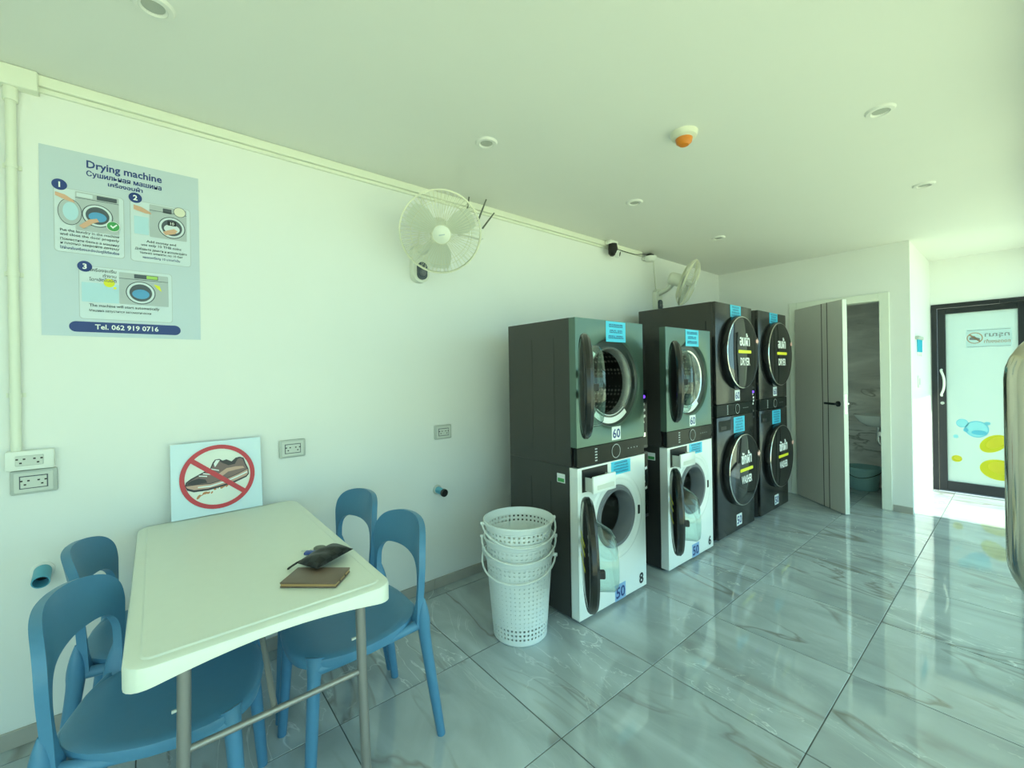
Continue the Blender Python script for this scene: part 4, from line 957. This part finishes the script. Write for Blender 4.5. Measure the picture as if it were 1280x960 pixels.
def open_door(t, hx, hz, y, R, theta, kind):
    """door hinged at the left, swung out by theta; built closed, then turned about the hinge"""
    Mh = Matrix.Translation((hx, y - 0.03, hz)) @ Matrix.Rotation(-theta, 4, 'Z')
    cx = R + 0.025
    Fm = Mh @ Matrix.Translation((cx, 0, 0)) @ MY         # +z of the lathe points out of the front
    b = BM(); T = 0.034 if kind == 'washer' else 0.030
    lathe(b, [(R * 0.62, -0.004), (R * 0.95, -0.006), (R, 0.006), (R, T * 0.75), (R * 0.97, T), (R * 0.93, T + 0.002), (R * 0.925, T - 0.004), (R * 0.62, 0.010), (R * 0.62, -0.004)], 56, Fm)
    d = obj('door', b, 'door_rim', t, angle=0.5)
    b = BM(); lathe(b, [(R * 0.93, T - 0.001), (R * 0.7, T + 0.006), (R * 0.35, T + 0.009), (0.0, T + 0.010), (0.0, T + 0.004), (R * 0.925, T - 0.005)], 56, Fm); obj('outer_glass', b, 'black_glass', d)
    b = BM()
    Fm0 = Fm
    if kind == 'washer': Fm = Fm @ Matrix(((1, 0, 0, 0), (0, 1, 0.34, 0), (0, 0, 1, 0), (0, 0, 0, 1)))
    if kind == 'washer': lathe(b, [(R * 0.64, -0.002), (R * 0.62, -0.025), (R * 0.54, -0.090), (R * 0.47, -0.105), (0.0, -0.107)], 48, Fm)
    else: lathe(b, [(R * 0.80, -0.002), (R * 0.76, -0.05), (R * 0.70, -0.062), (0.0, -0.064)], 48, Fm)
    obj('glass_bowl', b, 'bowl_glass', d); Fm = Fm0
    b = BM(); lathe(b, [(R * 0.66, -0.0065), (R * 0.84, -0.0085), (R * 0.90, -0.007)] if kind == 'washer' else [(R * 0.82, -0.007), (R * 0.87, -0.012), (R * 0.93, -0.008)], 48, Fm); obj('inner_ring', b, 'gasket' if kind == 'washer' else 'ring_steel', d)
    b = BM(); box(b, 2 * R + 0.025 - 0.050, 2 * R + 0.025 - 0.022, -0.003, 0.030, -0.016, 0.016, 0.004, 1, Mh); obj('latch', b, 'rubber', d)
    if kind == 'washer':
        b = BM()
        for zz in (0.06, 0.02, -0.05): box(b, cx - 0.10, cx + 0.10, -T - 0.0102, -T - 0.0098, zz, zz + 0.014, 0, 1, Mh)
        obj('door_print', b, 'print_yellow', d, smooth=False)
    for s in (-1, 1):
        b = BM(); box(b, -0.02, 0.075, -0.012, 0.010, s * 0.055 - 0.022, s * 0.055 + 0.022, 0.004, 1, Mh); obj('hinge', b, 'outlet_grey' if kind == 'washer' else 'rubber', d)
    return d

def washer(label, y0, z1, w, d, theta, digits, seed):
    t = thing('washing_machine', label, 'washer', (-1.54, y0 + w / 2, 0), RZ, 'washing machines below the dryers')
    hw = w / 2; cz, r = 0.508, 0.166; cx = 0.03
    obj('body', slabs(BM(), w, d, 0.055, 0.018, z1), 'machine_side', t, smooth=False)
    b = BM(); hole_panel(b, -hw, hw, 0.022, z1 - 0.002, cx, cz, r + 0.012, 0.0, 0.058, 56, 0.02)
    obj('front_panel', b, 'washer_white', t, angle=0.5)
    b = BM(); lathe(b, [(0.215, 0.0005), (0.223, 0.005), (0.236, 0.006), (0.246, 0.0005)], 56, Matrix.Translation((cx, 0, cz)) @ MY); obj('door_surround', b, 'washer_white', t)
    b = BM(); lathe(b, [(r + 0.016, -0.010), (r + 0.004, 0.004), (r - 0.012, 0.002), (r - 0.020, -0.02), (r - 0.028, -0.045), (r - 0.030, -0.09), (r - 0.012, -0.10)], 56, Matrix.Translation((cx, 0, cz)) @ MY); obj('gasket', b, 'gasket', t)
    b = BM(); lathe(b, [(r - 0.02, -0.095), (r + 0.03, -0.12), (r + 0.03, -0.42), (0.0, -0.44)], 48, Matrix.Translation((cx, 0, cz)) @ MY); dr = obj('drum', b, 'drum_steel', t)
    for q in range(3):
        a = 2 * PI * q / 3 + 0.4; b = BM(); box(b, -0.02, 0.02, 0.13, 0.40, -(r + 0.025), -(r - 0.03), 0.008, 2, Matrix.Translation((cx, 0, cz)) @ Matrix.Rotation(a, 4, 'Y')); obj('drum_paddle', b, 'drum_steel', dr)
    # detergent drawer pulled out of its slot
    b = BM(); box(b, -hw + 0.035, -hw + 0.255, -0.0012, 0.002, z1 - 0.135, z1 - 0.012); obj('drawer_slot', b, 'black', t, smooth=False)
    dw = obj('drawer', box(BM(), -hw + 0.045, -hw + 0.240, -0.072, -0.058, z1 - 0.132, z1 - 0.040, 0.006, 2), 'washer_white', t)
    b = BM(); box(b, -hw + 0.060, -hw + 0.066, -0.058, -0.0015, z1 - 0.128, z1 - 0.055); box(b, -hw + 0.232, -hw + 0.238, -0.058, -0.0015, z1 - 0.128, z1 - 0.055); box(b, -hw + 0.066, -hw + 0.232, -0.058, -0.0015, z1 - 0.128, z1 - 0.122); obj('drawer_tray', b, 'outlet_face', dw, smooth=False)
    b = BM(); prism(b, rrect(-hw + 0.075, -hw + 0.22, z1 - 0.115, z1 - 0.09, 0.004, 3), -0.0735, -0.071); obj('drawer_grip', b, 'outlet_face', dw)
    note(t, 0.068, z1 - 0.046, 0.185, 0.078, -0.0005, 4, seed)
    b = BM(); box(b, cx + r + 0.035, cx + r + 0.060, -0.004, 0.001, cz - 0.03, cz + 0.025, 0.002, 1); obj('latch_slot', b, 'rubber', t)
    for px, pz in ((cx - 0.10, cz + r + 0.035), (cx - 0.04, cz + r + 0.045)): b = BM(); cyl(b, (px, -0.002, pz), (px, 0.001, pz), 0.006, n=10); obj('screw', b, 'rubber', t)
    open_door(t, -hw + 0.030, cz, 0.0, 0.252, theta, 'washer')
    number(t, digits[0], 0.045, 0.066, 0.0, 0.075, True, 'print_navy', 'tag_blue'); number(t, digits[1], hw - 0.055, 0.080, 0.0, 0.075, False, 'print_black')
    b = BM(); box(b, -hw - 0.0012, -hw, 0.09, 0.15, z1 - 0.095, z1 - 0.045); lb = obj('rating_label', b, 'sticker_white', t, smooth=False); b = BM(); box(b, -hw - 0.0020, -hw - 0.001, 0.096, 0.144, z1 - 0.09, z1 - 0.07); obj('label_print', b, 'print_green', lb, smooth=False)
    for q in (0.20, 0.36): obj('side_rib', box(BM(), -hw - 0.003, -hw, q, q + 0.012, 0.08, z1 - 0.10, 0.001, 1), 'machine_side', t)
    for sx in (-1, 1):
        for fy in (0.07, d - 0.06): b = BM(); cyl(b, (sx * (hw - 0.05), fy, 0), (sx * (hw - 0.05), fy, 0.02), 0.022, n=12); obj('foot', b, 'rubber', t)
    return t

def dryer(label, y0, z0, z1, w, d, theta, digit, seed):
    t = thing('tumble_dryer', label, 'dryer', (-1.54, y0 + w / 2, z0), RZ, 'tumble dryers on top of the washers')
    hw = w / 2; h = z1 - z0; pz = 0.108; cz = pz + 0.345; cx = 0.020; r = 0.255
    obj('body', slabs(BM(), w, d, 0.045, 0.001, h), 'machine_side', t, smooth=False)
    b = BM(); hole_panel(b, -hw, hw, pz, h - 0.001, cx, cz, r, 0.0, 0.046, 56, 0.022); obj('front_panel', b, 'dryer_green', t, angle=0.5)
    b = BM(); lathe(b, [(r + 0.001, -0.020), (r - 0.01, -0.032), (0.212, -0.036), (0.208, -0.030)], 56, Matrix.Translation((cx, 0, cz)) @ MY); rc = obj('door_recess', b, 'dryer_recess', t)
    b = BM(); lathe(b, [(0.212, -0.034), (0.206, -0.026), (0.196, -0.030), (0.184, -0.060), (0.182, -0.075)], 56, Matrix.Translation((cx, 0, cz)) @ MY); obj('steel_ring', b, 'ring_steel', t)
    b = BM(); lathe(b, [(0.184, -0.074), (0.215, -0.085), (0.230, -0.11), (0.230, -0.40), (0.0, -0.41)], 48, Matrix.Translation((cx, 0, cz)) @ MY); obj('drum', b, 'drum_dimpled', t)
    b = BM(); ringflat(b, cx, cz, 0.192, 0.242, 0.030, 14, 1.28 * PI, 1.72 * PI); obj('lint_filter', b, 'sticker_white', t, smooth=False)
    b = BM(); flat(b, [(cx + 0.222 * math.cos(a) + dx, cz + 0.222 * math.sin(a) + dz) for a, dx, dz in ((2.35, -0.025, -0.008), (2.35, 0.008, -0.025), (2.35, 0.025, 0.008), (2.35, -0.008, 0.025))], 0.029); obj('care_label', b, 'sticker_white', t, smooth=False)
    b = BM(); box(b, cx + 0.222, cx + 0.240, 0.026, 0.032, cz - 0.05, cz + 0.03, 0.002, 1); obj('latch_slot', b, 'rubber', t)
    open_door(t, -hw + 0.025, cz - 0.004, 0.0, 0.246, theta, 'dryer')
    knob_panel(t, w, 0.002, pz - 0.002, 0.0)
    note(t, 0.040, h - 0.064, 0.185, 0.118, -0.0005, 3, seed); number(t, digit, 0.030, pz + 0.048, 0.0, 0.062)
    for q in (0.16, 0.34): obj('side_rib', box(BM(), -hw - 0.003, -hw, q, q + 0.012, 0.06, h - 0.10, 0.001, 1), 'machine_side', t)
    return t

def closed_door(t, cx, cz, R, th, word):
    Fm = Matrix.Translation((cx, 0, cz)) @ MY
    b = BM(); lathe(b, [(R * 0.97, 0.0), (R * 1.0, 0.010), (R * 1.0, 0.030), (R * 0.975, 0.052), (R * 0.945, 0.058), (R * 0.93, 0.056)], 64, Fm); d = obj('door', b, 'door_rim', t)
    b = BM(); lathe(b, [(R * 0.945, 0.0575), (R * 0.965, 0.0565), (R * 0.975, 0.0535)], 64, Fm); obj('chrome_trim', b, 'chrome', d)
    b = BM(); lathe(b, [(R * 0.94, 0.056), (R * 0.8, 0.0605), (R * 0.4, 0.064), (0.0, 0.065)], 64, Fm); obj('outer_glass', b, 'black_glass', d)
    y = -0.0665
    text(th, cx, cz + 0.055, y, 0.085, 'print_white', d, 0.0, fat=0.0045, width=0.185 if word == 'DRYER' else 0.19)
    b = BM(); flat(b, rrect(cx - 0.125, cx + 0.125, cz - 0.008, cz + 0.018, 0.010, 4), y); obj('yellow_bar', b, 'print_yellow', d, smooth=False)
    text(word, cx, cz - 0.105, y, 0.062, 'print_white', d, 0.03, width=0.185 if word == 'DRYER' else 0.20)
    b = BM(); flat(b, [(cx + 0.235, cz + 0.085), (cx + 0.262, cz + 0.085), (cx + 0.262, cz + 0.068), (cx + 0.290, cz + 0.100), (cx + 0.262, cz + 0.132), (cx + 0.262, cz + 0.115), (cx + 0.235, cz + 0.115)], y + 0.003); obj('arrow_sticker', b, 'print_pink', d, smooth=False)

def tall_washer(label, y0, z1, w, d, x, digit, seed):
    t = thing('washing_machine', label, 'washer', (x, y0 + w / 2, 0), RZ, 'washing machines below the dryers'); hw = w / 2
    obj('body', box(BM(), -hw, hw, 0.03, d, 0.018, z1, 0.006, 2), 'machine_side', t)
    obj('front_panel', box(BM(), -hw, hw, 0.0, 0.032, 0.020, z1 - 0.001, 0.006, 2), 'black_steel', t)
    closed_door(t, 0.03, 0.530, 0.300, 'ซักผ้า', 'WASHER')
    b = BM(); box(b, -hw + 0.03, -hw + 0.24, -0.0014, 0.002, z1 - 0.115, z1 - 0.030); dw = obj('drawer', b, 'control_panel', t, smooth=False)
    b = BM(); box(b, -hw + 0.06, -hw + 0.16, -0.004, 0.0, z1 - 0.105, z1 - 0.075, 0.002, 1); obj('drawer_grip', b, 'black', dw)
    note(t, 0.055, z1 - 0.082, 0.21, 0.130, -0.0005, 5, seed); number(t, digit, 0.03, 0.105, 0.0, 0.075)
    for sx in (-1, 1):
        for fy in (0.07, d - 0.06): b = BM(); cyl(b, (sx * (hw - 0.05), fy, 0), (sx * (hw - 0.05), fy, 0.02), 0.022, n=12); obj('foot', b, 'rubber', t)
def tall_dryer(label, y0, z0, z1, w, d, x, digit, seed):
    t = thing('tumble_dryer', label, 'dryer', (x, y0 + w / 2, z0), RZ, 'tumble dryers on top of the washers'); hw = w / 2; h = z1 - z0; pz = 0.100
    obj('body', box(BM(), -hw, hw, 0.03, d, 0.001, h, 0.006, 2), 'machine_side', t)
    obj('front_panel', box(BM(), -hw, hw, 0.0, 0.032, pz, h - 0.001, 0.006, 2), 'black_steel', t)
    knob_panel(t, w, 0.002, pz - 0.002, 0.0)
    closed_door(t, 0.03, 1.495 - z0, 0.305, 'อบผ้า', 'DRYER')
    note(t, 0.02, h - 0.055, 0.20, 0.100, -0.0005, 4, seed); number(t, digit, 0.03, pz + 0.062, 0.0, 0.070)
    b = BM(); box(b, -hw - 0.002, -hw, 0.07, 0.08, h - 0.22, h - 0.15); obj('side_clip', b, 'black', t)
    b = BM(); box(b, -hw + 0.01, -hw + 0.11, 0.30, 0.33, h - 0.001, h + 0.006); obj('top_label', b, 'sticker_white', t, smooth=False)

W1 = 0.625
washer('white fronted washer with open door, beside the laundry baskets', 1.722, 0.838, W1, 0.56, math.radians(134), ('50', '8'), 11)
dryer('grey-green dryer with open door above the washer beside baskets', 1.722, 0.8385, 1.648, W1, 0.56, math.radians(135), '60', 12)
washer('white fronted washer with open door, beside the tall black machines', 2.612, 0.838, W1, 0.56, math.radians(145), ('50', '6'), 13)
dryer('grey-green dryer with open door, next to the tall black machines', 2.612, 0.8385, 1.648, W1, 0.56, math.radians(144), '60', 14)
W3 = 0.688; X3 = -1.555
tall_washer('black washer with closed round door, next to white fronted washer', 3.362, 0.978, W3, 0.69, X3, '50', 15)
tall_dryer('black dryer with closed round door, next to grey-green dryer', 3.362, 0.9785, 1.892, W3, 0.69, X3, '60', 16)
tall_washer('black washer with closed round door, next to the washroom door', 4.195, 0.978, W3, 0.69, X3, '50', 17)
tall_dryer('black dryer with closed round door, next to the washroom door', 4.195, 0.9785, 1.892, W3, 0.69, X3, '60', 18)

def coin_box(label, y0, z0, z1, w, led, seed):
    t = thing('coin_box', label, 'coin box', (-1.575, y0 + w / 2, z0), RZ, 'slim coin boxes between the machines'); hw = w / 2; h = z1 - z0
    obj('case', box(BM(), -hw, hw, 0, 0.16, 0, h, 0.003, 1), 'alu_black', t)
    obj('face', box(BM(), -hw + 0.006, hw - 0.006, -0.003, 0.001, 0.02, h - 0.02, 0.001, 1), 'control_panel', t)
    rr = random.Random(seed); b = BM()
    for k in range(4):
        z = h * (0.42 + 0.10 * k); x = rr.uniform(-hw * 0.5, hw * 0.1); flat(b, [(x, z), (x + hw * 0.5, z + 0.006), (x + hw * 0.4, z + 0.022), (x - hw * 0.1, z + 0.016)], -0.0038)
    obj('face_print', b, 'print_white', t, smooth=False)
    b = BM(); box(b, -hw * 0.3, hw * 0.3, -0.005, -0.002, h * 0.20, h * 0.27); obj('coin_slot', b, 'chrome', t, smooth=False)
    if led: b = BM(); lathe(b, [(0.011, 0.0), (0.010, 0.006), (0.0, 0.009)], 16, Matrix.Translation((0, -0.003, h - 0.045)) @ MY); obj('lamp', b, 'led_purple', t)
    b = BM(); tube(b, smooth_path([(0, 0.165, h * 0.5), (0.0, 0.22, h * 0.45), (-hw * 0.5, 0.30, h * 0.4)], 4), 0.006, 6); obj('cable', b, 'rubber', t)
coin_box('slim coin box with purple lamp beside the nearer grey-green dryer', 2.352, 0.86, 1.235, 0.088, True, 21)
coin_box('slim coin box beside the washer next to the baskets', 2.352, 0.42, 0.84, 0.088, False, 22)
coin_box('slim coin box beside the second grey-green dryer', 3.242, 0.86, 1.235, 0.080, False, 23)
coin_box('slim coin box beside the second white washer', 3.242, 0.42, 0.84, 0.080, False, 24)
coin_box('slim coin box with purple lamp between the two black dryers', 4.056, 0.92, 1.20, 0.080, True, 25)
